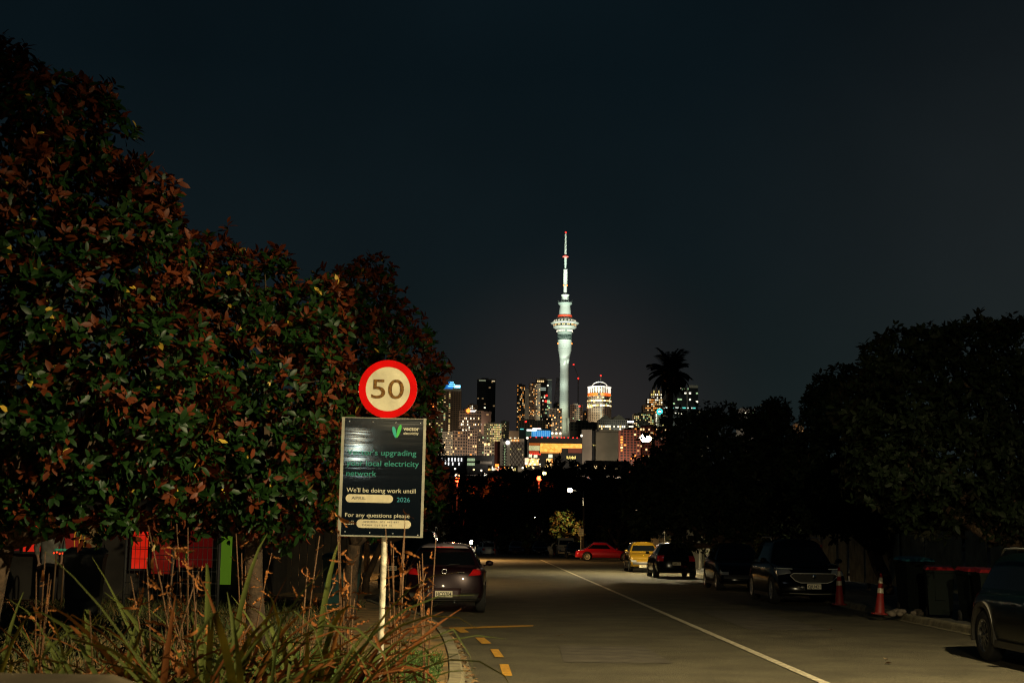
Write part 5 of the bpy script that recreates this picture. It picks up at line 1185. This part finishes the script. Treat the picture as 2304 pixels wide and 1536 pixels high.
o, I = bld('small dark block with orange windows behind the blue lit building', 1222, 1240, 940, 968, 1990, 'dark', 5, 6, .25, 'ow')
# lattice-topped tower behind the lit tower
o, I = bld('tapering tower with a diamond lattice top, left behind the lit tower', 1246, 1262, 908, 960, 2320, 'dark', 4, 10, .05, 'd'); s = I['s']; lt = MB(); hw = 8*s
def LP(u, v): w_ = hw*(1-.72*v) ; return (w_*u, 1, I['Z1']+v*59*s)
for q in range(7):
    for r_ in range(4):
        v0, v1 = q/7, (q+1)/7; u0 = -1+r_*.5
        lt.tube([LP(u0, v0), LP(u0+.5, v1)], .28, 4); lt.tube([LP(u0+.5, v0), LP(u0, v1)], .28, 4)
for u in (-1, 1): lt.tube([LP(u, 0), LP(u, 1)], .4, 4)
lt.build('lattice', MC['facade_grey'], o)
# convention centre with the golden facade
D = 1680; o, I = bld('long dark hall with a golden glowing facade in front of the lit tower', 1189, 1310, 984, 1062, D, 'night', 1, 1, 0, 'w', flat=True, depth=70)
goldm = emst('golden_screen', (1, .45, .05), .95); gt_ = goldm.node_tree; vn = gt_.nodes.new('ShaderNodeTexVoronoi'); vn.inputs['Scale'].default_value = .42; tcg = gt_.nodes.new('ShaderNodeTexCoord'); gt_.links.new(tcg.outputs['Object'], vn.inputs['Vector']); rg = gt_.nodes.new('ShaderNodeValToRGB'); rg.color_ramp.elements[0].color = (.75, .12, .004, 1); rg.color_ramp.elements[1].color = (1, .66, .14, 1); gt_.links.new(vn.outputs['Color'], rg.inputs['Fac']); gt_.links.new(rg.outputs['Color'], gt_.nodes['Principled BSDF'].inputs['Emission Color'])
sgn(o, I, 'golden_screen', 1215, 1263, 997.5, 1017, goldm); sgn(o, I, 'golden_screen', 1263.2, 1309, 997.5, 1007.5, goldm)
for q in range(12): sgn(o, I, 'louvre', 1190+q*2.05, 1191.4+q*2.05, 1003, 1014, em('louvre', (.72, .78, .42), .55)); 
sgn(o, I, 'red_band', 1190, 1212, 1015, 1020, emst('band_red', (.6, .05, .01), .3)); sgn(o, I, 'upper_band', 1190, 1214, 997, 1002.5, emst('band_orange', (.5, .14, .02), .25)); sgn(o, I, 'gold_sill', 1215, 1262, 1017.3, 1020, emst('sill_orange', (.5, .2, .03), .35)); sgn(o, I, 'dark_bay', 1278, 1309, 1008, 1018, MC['facade_red'], -1.4, -.4)
dots(o, I, [(1194+q*4.2, 1022) for q in range(6)], .8, redl); dots(o, I, [(px, 984) for px in (1193, 1206, 1219, 1232, 1243, 1253, 1263, 1269, 1278, 1289, 1298)], .75, redl); dots(o, I, [(1186, 986), (1242, 974.5), (1251, 974.5), (1260, 974.5), (1308, 979)], 1.5, LIT['c'], 'roof_lamp')
for (a_, b_, c_, d_) in ((1190, 1197, 1022, 1029), (1201, 1209, 1023.5, 1030), (1234, 1243, 1022, 1029.5)): sgn(o, I, 'window', a_, b_, c_, d_, em('bright', (.8, .85, .6), .9))
random.seed(4)
for q in range(46):
    px = random.uniform(1181, 1242); py = random.uniform(1031, 1050); 
    if 1212 < px < 1230 and py < 1042: continue
    sgn(o, I, 'shop_window', px, px+random.uniform(1.5, 4), py, py+random.uniform(1.5, 4), LIT[random.choice('cwwcyo')], -1.3-.02*q, -.7)
sgn(o, I, 'shop_front', 1192, 1212, 1033, 1047, em('shop', (1, .66, .25), .7)); sgn(o, I, 'shop_front', 1229, 1243, 1032, 1050, em('shop', (1, .66, .25), .7)); sgn(o, I, 'foyer', 1181, 1189, 1031, 1046, em('foyer', (1, .75, .55), .8))
for q in range(7): sgn(o, I, 'window', 1275+q*3, 1277+q*3, 1025+(q % 2)*1.5, 1031+q % 3, LIT['y'])
for k_i, (a_, b_, c_, lb_) in enumerate(((1215, 1237, 934, 'dim block filling the gap left of the lit tower foot'), (1262, 1284, 938, 'dim block directly behind the foot of the lit tower'), (1311, 1326, 928, 'dim narrow block left of the round tower'), (1377, 1402, 940, 'dim block right of the round tower'), (1402, 1428, 944, 'dim block left of the yellow windowed offices'), (1040, 1075, 944, 'dim block behind the office block with the round sign'), (1494, 1502, 934, 'dim sliver of a building beside the palm trunk'))):
    bld(lb_, a_, b_, c_, 972, 2340+k_i*9, 'brown', max(3, int((b_-a_)/3.5)), 7, .2, 'odwd', band=.4)
for px, py, D2, c_ in ((1066, 1056, 1480, 'w'), (1083, 1058, 1470, 'c'), (1100, 1056, 1460, 'o'), (1128, 1057, 1460, 'c'), (1152, 1056, 1460, 'w'), (1176, 1052, 1480, 'c'), (1200, 1052, 1470, 'w'), (1228, 1054, 1470, 'o'), (1262, 1046, 1480, 'r'), (1283, 1040, 1490, 'y'), (1301, 1046, 1480, 'o'), (1000, 1058, 1470, 'w'), (1024, 1054, 1470, 'c')):
    p = at(px, py, D2); g_ = terr(D2); ls = empty('city_lamp', (p.x, D2, g_), 0, 'small distant street lamp glowing at the foot of the skyline', 'street lamp', 'small street lamps at the foot of the skyline'); MB().tube([(0, 0, 0), (0, 0, p.z-g_)], .2, 5).build('pole', darkg, ls); MB().sphere((0, -.2, p.z-g_), 1.0, 8).build('lens', em('lamp_'+c_, {'w': (1, .65, .3), 'c': (1, .9, .7), 'o': (1, .35, .08), 'r': (1, .05, .03), 'y': (1, .8, .3)}[c_], 2.2), ls)
# street level lights right of it
o, I = bld('blue lit glass building with white roof sign bars', 1182, 1240, 964, 984, 1800, 'teal', 1, 1, 0, 'w', flat=True)
bs2 = emst('glass_blue', (.01, .22, .55), .7); sgn(o, I, 'blue_glazing', 1197, 1239, 968, 982, bs2, -.9, -.4)
for q in range(14): px = 1196+q*3.05+(q % 3)*.4; sgn(o, I, 'blue_fin', px, px+.8, 968, 982, emst('fin_cyan', (.3, .7, .9), .9), -1.5, -.95)
sgn(o, I, 'roof_sign', 1185, 1207, 966, 969.5, whsign); sgn(o, I, 'roof_sign', 1198, 1217, 963, 966, whsign); sgn(o, I, 'green_lobby', 1183, 1195, 970, 982, emst('lobby_green', (.08, .18, .12), .3)); sgn(o, I, 'canopy_edge', 1190, 1208, 982, 983, MC['facade_pale'])
o, I = bld('small teal-black block with a cyan light strip beside the blue building', 1168, 1182, 964, 986, 1790, 'teal', 1, 1, 0, 'w', flat=True); sgn(o, I, 'light_strip', 1170, 1178, 964, 966, LIT['t'])
# patterned hotel
D = 1620; o, I = bld('white hotel with wavy dark balcony ribbons', 1125, 1179, 986, 1056, D, 'pale', 1, 1, 0, 'w', flat=True, name='hotel')
s = I['s']
def ribbon(pxc, y0, y1, amp, wd, per, ph, m):
    P = []; 
    for k in range(40): t = k/39; py = y0+(y1-y0)*t; P.append(((pxc-I['cx']+amp*math.sin(2*math.pi*(py-y0)/per+ph))*s, -.25, I['Z1']-(py-I['yt'])*s))
    V = []; 
    for p in P: V += [(p[0]-wd*s/2, -.6, p[2]), (p[0]+wd*s/2, -.6, p[2]), (p[0]+wd*s/2, .6, p[2]), (p[0]-wd*s/2, .6, p[2])]
    mb = MB(); mb.add(V, [(4*k+e, 4*k+4+e, 4*k+4+(e+1) % 4, 4*k+(e+1) % 4) for k in range(39) for e in range(4)]); return mb.build('balcony_ribbon', m, o)
dk = mat('ribbon_dark', (.03, .014, .01), .7); dg_ = mat('ribbon_green', (.02, .026, .02), .7)
for q in range(4):
    ribbon(1149.3+q*8.2, 994, 1050, 1.3, 1.5, 12, 0, dk); ribbon(1153.5+q*8.2, 994, 1050, 1.3, 1.5, 12, math.pi, dk)
ribbon(1133.5, 1000, 1049, 2, 3.2, 6.5, 0, dg_); ribbon(1137.5, 1000, 1049, 2, 3.2, 6.5, math.pi, dg_)
for px, py in ((1149, 1010), (1166, 1010), (1170, 1010), (1149, 1022), (1176, 1022), (1148.5, 1047), (1135, 1003), (1136, 1010), (1136, 1016), (1135, 1021), (1136, 1027), (1136, 1033), (1136, 1039), (1136, 1045)): sgn(o, I, 'window', px-.8, px+.8, py-1.2, py+1.2, LIT['g' if px < 1140 else 'y'] if px < 1140 or py < 1015 else LIT['w'], -1.1, -.7)
for q in range(6): sgn(o, I, 'top_window', 1149+q*3.2, 1151.4+q*3.2, 988.5, 992, LIT['o' if q % 2 else 'w'])
sgn(o, I, 'top_glazing', 1132, 1145, 987, 993, darkg); dots(o, I, [(1142, 995.5)], 2.4, whsign, 'roof_lamp')
bld('plain dark brown wall attached left of the patterned hotel', 1112, 1125, 992, 1056, 1640, 'red', 1, 1, 0, 'w', flat=True)
o, I = bld('low shop row with red and orange lights below the hotel', 1098, 1165, 1047, 1064, 1520, 'dark', 1, 1, 0, 'w', flat=True); sgn(o, I, 'red_sign', 1114, 1122, 1044, 1050, orsign); sgn(o, I, 'red_lights', 1116, 1130, 1052, 1062, emst('glow_red', (1, .12, .04), 1.2))
for q in range(18): px = 1100+q*3.4; sgn(o, I, 'shop_window', px, px+2.2, 1049+random.uniform(0, 6), 1058, LIT[random.choice('cwwyod')], -1.2-.02*q, -.7)
# right of the lit tower
bld('brown gridded building with reddish top, right behind the lit tower', 1283, 1311, 911, 952, 2120, 'rose', 6, 9, .12, 'gdr', band=.35, pier=.2)
bld('dull dark block between the lit tower and the round tower', 1283, 1350, 950, 970, 1900, 'olive', 8, 3, .06, 'cg', band=.3)
# round tower with glowing crown
D = 2080; s = D/FPX; xc = 1350; zt = at(xc, 884, D).z; g = CB-4; base_ = at(xc, 945, D); o = empty('round_tower', (base_.x, D+18, g), 0, 'round office tower with a bright white and orange crown', 'building'); h = zt-g; rr = 27*s; hv = 62*s
MB().lathe([(rr-.6, 0), (rr-.6, h)], 40).build('wall', darkg, o); f = MB(); nf = 17
for j in range(nf+1): z = h-j*hv/nf; f.lathe([(rr-.7, z-.55), (rr+.1, z-.55), (rr+.1, z+.55), (rr-.7, z+.55)], 40, smooth=False)
for k in range(32): a = 2*math.pi*k/32; f.box((rr*math.cos(a), rr*math.sin(a), h-hv/2), (.8, .8, hv), Matrix.Rotation(a, 3, 'Z'))
f.lathe([(rr, 0), (rr, h-hv)], 40); f.build('facade', MC['facade_brown'], o)
MB().lathe([(0, h+.1), (rr, h+.1), (rr, h-.1)], 40).build('roof', darkg, o)
rng = random.Random(5); cnt = 0
for j in range(nf):
    rowlit = {4: .95, 7: .9, 8: .85, 11: .9, 15: .5, 12: .25}.get(j, .07)
    for k in range(40):
        a = math.pi+math.pi*(k+.5)/40
        if cnt < 100 and rng.random() < rowlit: w_ = bpy.data.objects.new('window', wmesh(rng.choice('cyw' if rowlit > .3 else 'dgw'))); COL.objects.link(w_); w_.parent = o; w_.location = ((rr+.15)*math.cos(a), (rr+.15)*math.sin(a), h-(j+.5)*hv/nf); w_.scale = (.5, 1.9, 2.0); w_.rotation_euler = (0, 0, a); cnt += 1
crw = emst('crown_white', (1, .93, .80), .85); cro = emst('crown_orange', (1, .16, .02), 1.1)
cm2 = MB()
for k in range(26): a = 2*math.pi*k/26; cm2.box(((rr-1)*math.cos(a), (rr-1)*math.sin(a), h+5), (.8, .9, 10), Matrix.Rotation(a, 3, 'Z'))
cm2.lathe([(rr-1.6, h+9.6), (rr+.2, h+9.6), (rr+.2, h+10.6), (rr-1.6, h+10.6)], 40, smooth=False); cm2.build('crown', crw, o)
MB().lathe([(rr-4, h), (rr-4, h+8)], 32).build('crown_drum', MC['facade_pale'], o)
ob = MB()
for k in range(9): 
    for s_ in (0, 1): a = math.pi*(1.12+.036*k+.42*s_); ob.box(((rr+.3)*math.cos(a), (rr+.3)*math.sin(a), h-1.5), (.8, 2.6, 4.2), Matrix.Rotation(a, 3, 'Z'))
ob.build('orange_sign', cro, o)
ar = MB(); ar.tube([(17*s*math.cos(t), -rr*.4, h+10.5+9*math.sin(t)*.8) for t in np.linspace(math.pi, 0, 13)], .55, 6); ar.build('crown_arch', crw, o)
MB().tube([(2, 0, h+8), (2, 0, h+28)], .3, 6).build('mast', MC['facade_grey'], o); MB().sphere((2, 0, h+28), 1.2, 8).build('beacon', redl, o)
o, I = bld('pale columned building with gabled roofs and a lit floor', 1347, 1412, 944, 968, 1850, 'grey', 14, 4, .8, 'cwc', rowp=[0, 0, 1, .25], band=.2, pier=.25); s = I['s']
for cxp, w_, h_ in ((1362, 30, 12), (1393, 34, 12)): x_ = (cxp-I['cx'])*s; MB().add([(x_-w_/2*s, 2, I['Z1']), (x_+w_/2*s, 2, I['Z1']), (x_, 2, I['Z1']+h_*s), (x_-w_/2*s, 20, I['Z1']), (x_+w_/2*s, 20, I['Z1']), (x_, 20, I['Z1']+h_*s)], [(0, 1, 2), (4, 3, 5), (1, 4, 5, 2), (3, 0, 2, 5), (0, 3, 4, 1)]).build('gable', MC['facade_olive'], o)
sgn(o, I, 'canopy_light', 1412, 1426, 946, 950, whsign); sgn(o, I, 'canopy_light', 1415, 1425, 957.5, 960, LIT['c'])
D = 1690; bld('plain windowless pale box right of the golden hall', 1309, 1332, 966, 1036, D, 'grey', 1, 1, 0, 'w', flat=True)
o, I = bld('dark connecting block between the two pale boxes', 1332, 1341, 968, 1036, 1700, 'dark', 1, 1, 0, 'w', flat=True); sgn(o, I, 'window', 1334, 1335.5, 1000.5, 1002.5, LIT['y']); sgn(o, I, 'window', 1338, 1339.5, 1000.5, 1002.5, LIT['y'])
o, I = bld('wide windowless pale box with a dark stain, right of the first box', 1341, 1395, 966, 1036, 1685, 'olive', 1, 1, 0, 'w', flat=True); sgn(o, I, 'vent', 1342, 1348, 966.5, 970.5, darkg, -.6, .45); sgn(o, I, 'coping', 1341, 1395, 972, 973, MC['facade_olive'], -.5, .45)
bld('stepped art deco tower with a glowing yellow crown, behind the palm', 1447, 1491, 911, 965, 2200, 'brown', 10, 12, .32, 'oow', band=.35)
o, I = bld('upper step of the art deco tower', 1456, 1491, 897, 912, 2205, 'brown', 8, 3, .7, 'owc'); MB().b2(-1, 1, 8, 10, I['Z1'], I['Z1']+8).build('finial', MC['facade_brown'], o)
o2, I2 = bld('glowing top step of the art deco tower with small pinnacles', 1464, 1490, 884, 898, 2210, 'rose', 6, 2, .9, 'yc')
for q in range(5): x_ = (1466+q*5.5-I2['cx'])*I2['s']; MB().b2(x_-.7, x_+.7, -.5, 1, I2['Z1'], I2['Z1']+(8 if q == 2 else 4)).build('pinnacle', LIT['y'] if q % 2 else MC['facade_rose'], o2)
bld('dark office block with yellow windows left of the teal sign', 1426, 1475, 931, 962, 1980, 'olive', 12, 8, .42, 'ywg', band=.35)
o, I = bld('pale slab between two lines of lights, carrying a round teal sign', 1475, 1493, 930, 962, 1900, 'pale', 1, 1, 0, 'w', flat=True)
for q in range(8): sgn(o, I, 'window', 1475.5, 1477.5, 931+q*3.8, 933.5+q*3.8, LIT['c']); sgn(o, I, 'window', 1490.5, 1492.5, 931+q*3.8, 933.5+q*3.8, LIT['y'])
x_ = (1484-I['cx'])*I['s']; z_ = I['Z1']-(925.5-I['yt'])*I['s']; MB().lathe([(2.9, -.4), (4.0, -.4), (4.0, .4), (2.9, .4)], 24, (x_, -1.2, z_), 'y').build('round_sign', emst('ring_teal', (.02, .75, .8), 1.6), o); MB().lathe([(0, -.3), (2.9, -.3)], 24, (x_, -1.2, z_), 'y').build('sign_disc', emst('disc_teal', (.01, .14, .17), .8), o)
cr = MB(); cr.prism([(x_-1.7, z_-1.4), (x_+1.7, z_-1.4), (x_+2.1, z_+1.2), (x_+.9, z_+.2), (x_, z_+1.8), (x_-.9, z_+.2), (x_-2.1, z_+1.2)], -2.0, -1.6); cr.build('sign_emblem', whsign, o)
o, I = bld('tall dark glass tower behind the palm with teal lit floors', 1498, 1571, 872, 958, 2120, 'dark', 14, 18, .05, 'cg', band=.12, pier=.06)
for q, (a_, b_) in enumerate(((1492, 1505), (1511, 1515), (1519, 1532), (1535, 1543), (1546, 1558), (1559, 1565))): sgn(o, I, 'lit_floor', a_, b_, 916.5, 919, emst('floor_t%d' % (q % 2), (.15, .8, .7) if q % 2 else (.8, .9, .8), .9))
sgn(o, I, 'lit_floor', 1518, 1538, 929, 931.5, LIT['c']); sgn(o, I, 'roof_light', 1525, 1532, 872.5, 875, LIT['c']); sgn(o, I, 'side_strip', 1545, 1547, 872, 928, MC['facade_grey']); sgn(o, I, 'top_band', 1550, 1571, 866, 872, MC['facade_pale'])
o, I = bld('pale low building lit warm at its left edge, right of the tall dark tower', 1571, 1594, 925, 965, 1950, 'pale', 4, 6, .15, 'y', flat=True); dots(o, I, [(1573, 933)], 1.3, LIT['y'])
bld('red brick apartment block with balconies, above the glowing lamp', 1395, 1440, 968, 1052, 1640, 'red', 6, 14, .22, 'owd', band=.3)
bld('reddish apartment wing with pairs of bright windows', 1427, 1500, 962, 1045, 1660, 'red', 12, 11, .35, 'wwo', rowp=[1.6, 1.2, .2, .6, .2, .6, .1, .1], band=.35)
o, I = bld('low dark terrace with four yellow windows below the pale boxes', 1318, 1416, 1036, 1062, 1500, 'dark', 1, 1, 0, 'w', flat=True)
for a_, b_ in ((1336, 1344), (1359, 1364), (1384, 1392), (1317.5, 1319)): sgn(o, I, 'window', a_, b_, 1048, 1054, LIT['w'])
bld('pale flat building standing over the trees far right', 1661, 1698, 921, 940, 1700, 'grey', 8, 4, .1, 'cg', band=.5)
bld('narrow brown block lit from above, over the trees at the right', 1786, 1808, 956, 992, 1200, 'rose', 5, 7, .3, 'od', band=.4)
bld('small dark house with lit windows over the trees at the right', 1838, 1856, 950, 975, 900, 'night', 4, 4, .35, 'wo')
o, I = bld('dark roof with one white light over the round dark tree', 1735, 1760, 944, 962, 1100, 'night', 2, 2, 0, 'c'); dots(o, I, [(1746, 948)], .7, LIT['c'])
# crane behind the tower
c0 = at(1290, 960, 2300); o = empty('tower_crane', (c0.x, 2300, CB), 0, 'thin tower crane with red lights right behind the lit tower', 'crane'); jt = at(1290.5, 820, 2300); j2 = at(1301, 851, 2300)
MB().tube([(j2.x-c0.x, 0, 0), (j2.x-c0.x, 0, j2.z-CB)], 1.0, 4).build('mast', MC['facade_olive'], o); MB().tube([(j2.x-c0.x+2, 0, j2.z-CB-2), (jt.x-c0.x, 0, jt.z-CB)], .5, 4).build('jib', MC['facade_olive'], o)
for p in (jt, j2): MB().sphere((p.x-c0.x, -1, p.z-CB), 1.3, 8).build('beacon', redl, o)

# the lit observation tower
D = 2200; s = D/FPX; bz = at(1269, 972, D); g = CB; tw = empty('observation_tower', (at(1270, 900, D).x, D+10, g), 0, 'tall floodlit white observation tower with a ring-shaped pod and mast', 'tower')
tip = at(1275, 520, D); HT = tip.z-g; k_ = s/3.2
def zz(Y): return HT-(Y-66)*k_
white = mat('tower_white', (.78, .80, .74), .6, var=.06, vs=.03); wdark = mat('tower_dark', (.02, .04, .035), .3); wgrey = mat('tower_grey', (.42, .48, .44), .5)
def tl_(name, prof, m, n=36, par=tw, smooth=False): return MB().lathe([(r*k_, zz(Y)) for Y, r in prof], n, smooth=smooth).build(name, m, par)
tl_('shaft', [(1640, 42), (1500, 37), (1440, 34.5), (1300, 33), (1100, 32), (1040, 32.5), (1000, 36.5), (950, 45.5)], white, 48, smooth=True)
bn_ = MB()
for q in range(22): z = zz(1130+q*15); bn_.box((-33*k_*.45, -33*k_*.86, z), (33*k_*.7, 1.0, .5), Matrix.Rotation(R(-28), 3, 'Z'))
bn_.build('shaft_ribs', wgrey, tw)
for q in range(8):
    a = 2*math.pi*q/8+.3; MB().tube([(39*k_*math.cos(a), 39*k_*math.sin(a), zz(1540)), (33*k_*math.cos(a), 33*k_*math.sin(a), zz(1440))], 2.2, 6).build('buttress', white, tw)
tl_('collar', [(950, 47), (948, 48), (875, 50.5), (868, 50)], white)
cl_ = MB(); 
for Y in (935, 920, 905, 890): cl_.lathe([(50.4*k_, zz(Y)-.25), (51.4*k_, zz(Y)), (50.4*k_, zz(Y)+.25)], 36)
cl_.build('collar_bands', wgrey, tw)
tl_('dark_band', [(868, 51), (855, 52), (832, 52), (830, 51)], wdark); 
wr_ = MB()
for Y in (858, 849, 840): wr_.lathe([(52.0*k_, zz(Y)-.2), (52.8*k_, zz(Y)), (52.0*k_, zz(Y)+.2)], 36)
wr_.build('band_lines', wgrey, tw)
tl_('pod_base', [(830, 51), (815, 54), (800, 57), (788, 60)], wgrey)
for q in range(26): 
    a = 2*math.pi*q/26
    if q % 5: MB().box((58.5*k_*math.cos(a), 58.5*k_*math.sin(a), zz(802)), (.8, 2.0, 2.2), Matrix.Rotation(a, 3, 'Z')).build('pod_window', em('podw', (1, .85, .7), .9), tw)
tl_('pod_lower_ring', [(788, 60), (784, 72), (777, 84), (771, 86), (768, 82), (768, 60)], white); tl_('pod_dark_glass', [(768, 76), (752, 80)], wdark)
tl_('pod_upper_ring', [(752, 80), (750, 98), (744, 104), (740, 101), (737, 84), (737, 60)], white)
for q in range(44):
    a = 2*math.pi*q/44+.05
    if q % 3: MB().box((82*k_*math.cos(a), 82*k_*math.sin(a), zz(760)), (.6, 1.6, 1.6), Matrix.Rotation(a, 3, 'Z')).build('deck_window', em('deckw', (1, .6, .28), .6), tw)
tl_('deck_roof', [(737, 84), (728, 78), (716, 74), (706, 56), (700, 50)], wgrey)
for q in range(20):
    a = 2*math.pi*q/20; MB().box((80*k_*math.cos(a), 80*k_*math.sin(a), zz(730)), (.6, 3.0, 1.8), Matrix.Rotation(a, 3, 'Z')).build('deck_light', em('deckl', (1, .9, .65), 1.0), tw)
tl_('red_ring', [(700, 51), (694, 53), (686, 51)], emst('ring_red', (1, .10, .04), .38), 36)
tl_('upper_cone', [(686, 47), (660, 43), (630, 39), (612, 38)], white, smooth=True)
tl_('upper_deck', [(612, 38), (607, 44), (598, 52), (594, 52), (590, 40), (588, 29)], wgrey)
ud = MB()
for q in range(18): a = 2*math.pi*q/18; ud.tube([(50*k_*math.cos(a), 50*k_*math.sin(a), zz(596)), (50*k_*math.cos(a), 50*k_*math.sin(a), zz(596)+(5 if q % 3 == 0 else 2))], .25, 4)
ud.build('deck_aerials', wgrey, tw)
tl_('upper_cone', [(588, 29), (560, 26), (542, 24)], white, smooth=True); tl_('mast_collar', [(542, 24), (538, 30), (533, 30), (532, 14)], white)
tl_('mast', [(532, 13), (466, 12.5)], white, 16); tl_('mast', [(464, 13.5), (345, 12.5), (340, 6), (330, 6), (300, 9), (255, 10.5)], wgrey, 16)
ms = MB()
for q in range(24): ms.box((0, 0, zz(455-q*4.7)), (27*k_, 27*k_, .5))
ms.build('mast_rungs', white, tw)
tl_('mast_ring', [(254, 11), (250, 21), (247, 21), (245, 7)], emst('mast_red', (1, .15, .12), .9), 16)
mr_ = MB(); mr_.lathe([(4*k_, zz(245)), (4*k_, zz(76))], 8)
for q in range(16): mr_.box((0, 0, zz(236-q*10)), ((13-.25*q)*k_, (13-.25*q)*k_, 1.6), Matrix.Rotation(q*.5, 3, 'Z'))
mr_.build('aerial', white, tw); MB().sphere((0, 0, zz(66)), 1.3, 8).build('beacon', redl, tw)
for Y, r in ((895, 52), (464, 13)):
    for a in (-.15, math.pi+.15): MB().sphere((r*k_*math.cos(a), r*k_*math.sin(a)-2, zz(Y)), 1.0, 8).build('aviation_light', emst('avi', (1, .3, .05), 2.0), tw)

# tower floodlights, then added fill lights for the city facades
gz = g; tx0 = tw.location.x; ty0 = tw.location.y
GW = (.84, 1.0, .82)
for sx2 in (-1, 1):
    L0 = Vector((tx0+sx2*75, ty0-235, 178))
    for zz2, pw_, cn in ((190, 1, 14), (225, 1, 14), (262, 1, 14), (300, 1, 14), (338, .8, 14), (375, .8, 13), (412, 1.1, 12), (448, 1.5, 11)):
        tp = Vector((tx0, ty0, zz2)); d_ = (tp-L0).length; cs = 245/d_
        spot(L0, tp, pw_*1.35*4*math.pi*d_*d_/cs, GW if zz2 > 200 else (.92, 1, .68), cn, .8, 1.0, 'tower_floodlight')
random.seed(2)
for px, py, D2, pw_, c_ in ((1000, 990, 2020, 1.5e5, (1, .8, .5)), (1010, 1030, 1700, 1.2e5, (1, .8, .6)), (1060, 1035, 1690, 1.2e5, (1, .75, .55)), (1100, 1010, 1840, 1.2e5, (1, .8, .5)), (1060, 960, 1990, .6e5, (1, .75, .6)), (1150, 1048, 1540, 1.6e5, (1, .85, .7)),
                            (1205, 960, 2020, 1.0e5, (1, .85, .6)), (1215, 1050, 1620, .6e5, (1, .7, .4)), (1320, 1040, 1600, 1.5e5, (1, .85, .65)), (1370, 1045, 1600, 1.5e5, (1, .85, .65)), (1350, 955, 2010, .35e5, (1, .7, .5)), (1400, 960, 1800, .7e5, (.9, .9, .7)),
                            (1430, 1050, 1590, 1.2e5, (1, .6, .4)), (1470, 965, 2120, .9e5, (1, .75, .4)), (1484, 960, 1850, .4e5, (.8, 1, .8)), (1540, 950, 2040, .8e5, (.8, .95, .8)), (1250, 975, 1990, .7e5, (1, .8, .6)), (1300, 960, 2040, .8e5, (1, .7, .5)), (1680, 945, 1640, .6e5, (1, .9, .8)), (1797, 950, 1170, .15e5, (1, .7, .4)), (1585, 950, 1900, .7e5, (1, .85, .6))):
    p = at(px, py, D2); point(p, pw_*.45, c_, 3, 'city_fill_light')  # added point fills brightening the facades, no lamp modelled
# red signals and small lamps among the valley trees
def signal(px, py, d, col_, m, label, r, pw_):
    p = at(px, py, d); gg = terr(d); o = empty('signal_light', (p.x, d, gg), 0, label, 'traffic light'); MB().tube([(0, .3, 0), (0, .3, p.z-gg+.4)], .09, 6).build('pole', MC['facade_dark'], o)
    MB().b2(-.35, .35, .05, .35, p.z-gg-.6, p.z-gg+.6).build('housing', darkg, o); MB().sphere((0, 0, p.z-gg), r, 12, (1, .6, 1)).build('lamp', m, o); point((p.x, d-1.0, p.z+.2), pw_, col_, .3)
rs = emst('signal_red', (1, .07, .02), 9)
signal(1029, 1078, 330, (1, .12, .04), rs, 'glowing red traffic light low at the left of the valley', .62, 6000)
signal(1213, 1076, 330, (1, .1, .03), rs, 'glowing red traffic light in the middle of the valley', .55, 4500)
signal(1225, 1064, 420, (1, .9, .4), emst('signal_yellow', (1, .85, .35), 4), 'pale yellow lamp just above the middle red light', .6, 300)
signal(1026, 1069, 420, (1, .8, .5), LIT['c'], 'small white lamp above the left red light', .35, 50)
signal(1033, 1069, 425, (1, .5, .4), LIT['w'], 'small pinkish lamp beside the white one above the left red light', .35, 50)
signal(1092, 1067, 480, (1, .95, .9), LIT['c'], 'white lamp among the trees below the dark glass building', .55, 50)
signal(1328, 1075, 300, (.9, .8, 1), LIT['c'], 'tiny white lamp in the dark trees right of centre', .12, 10)
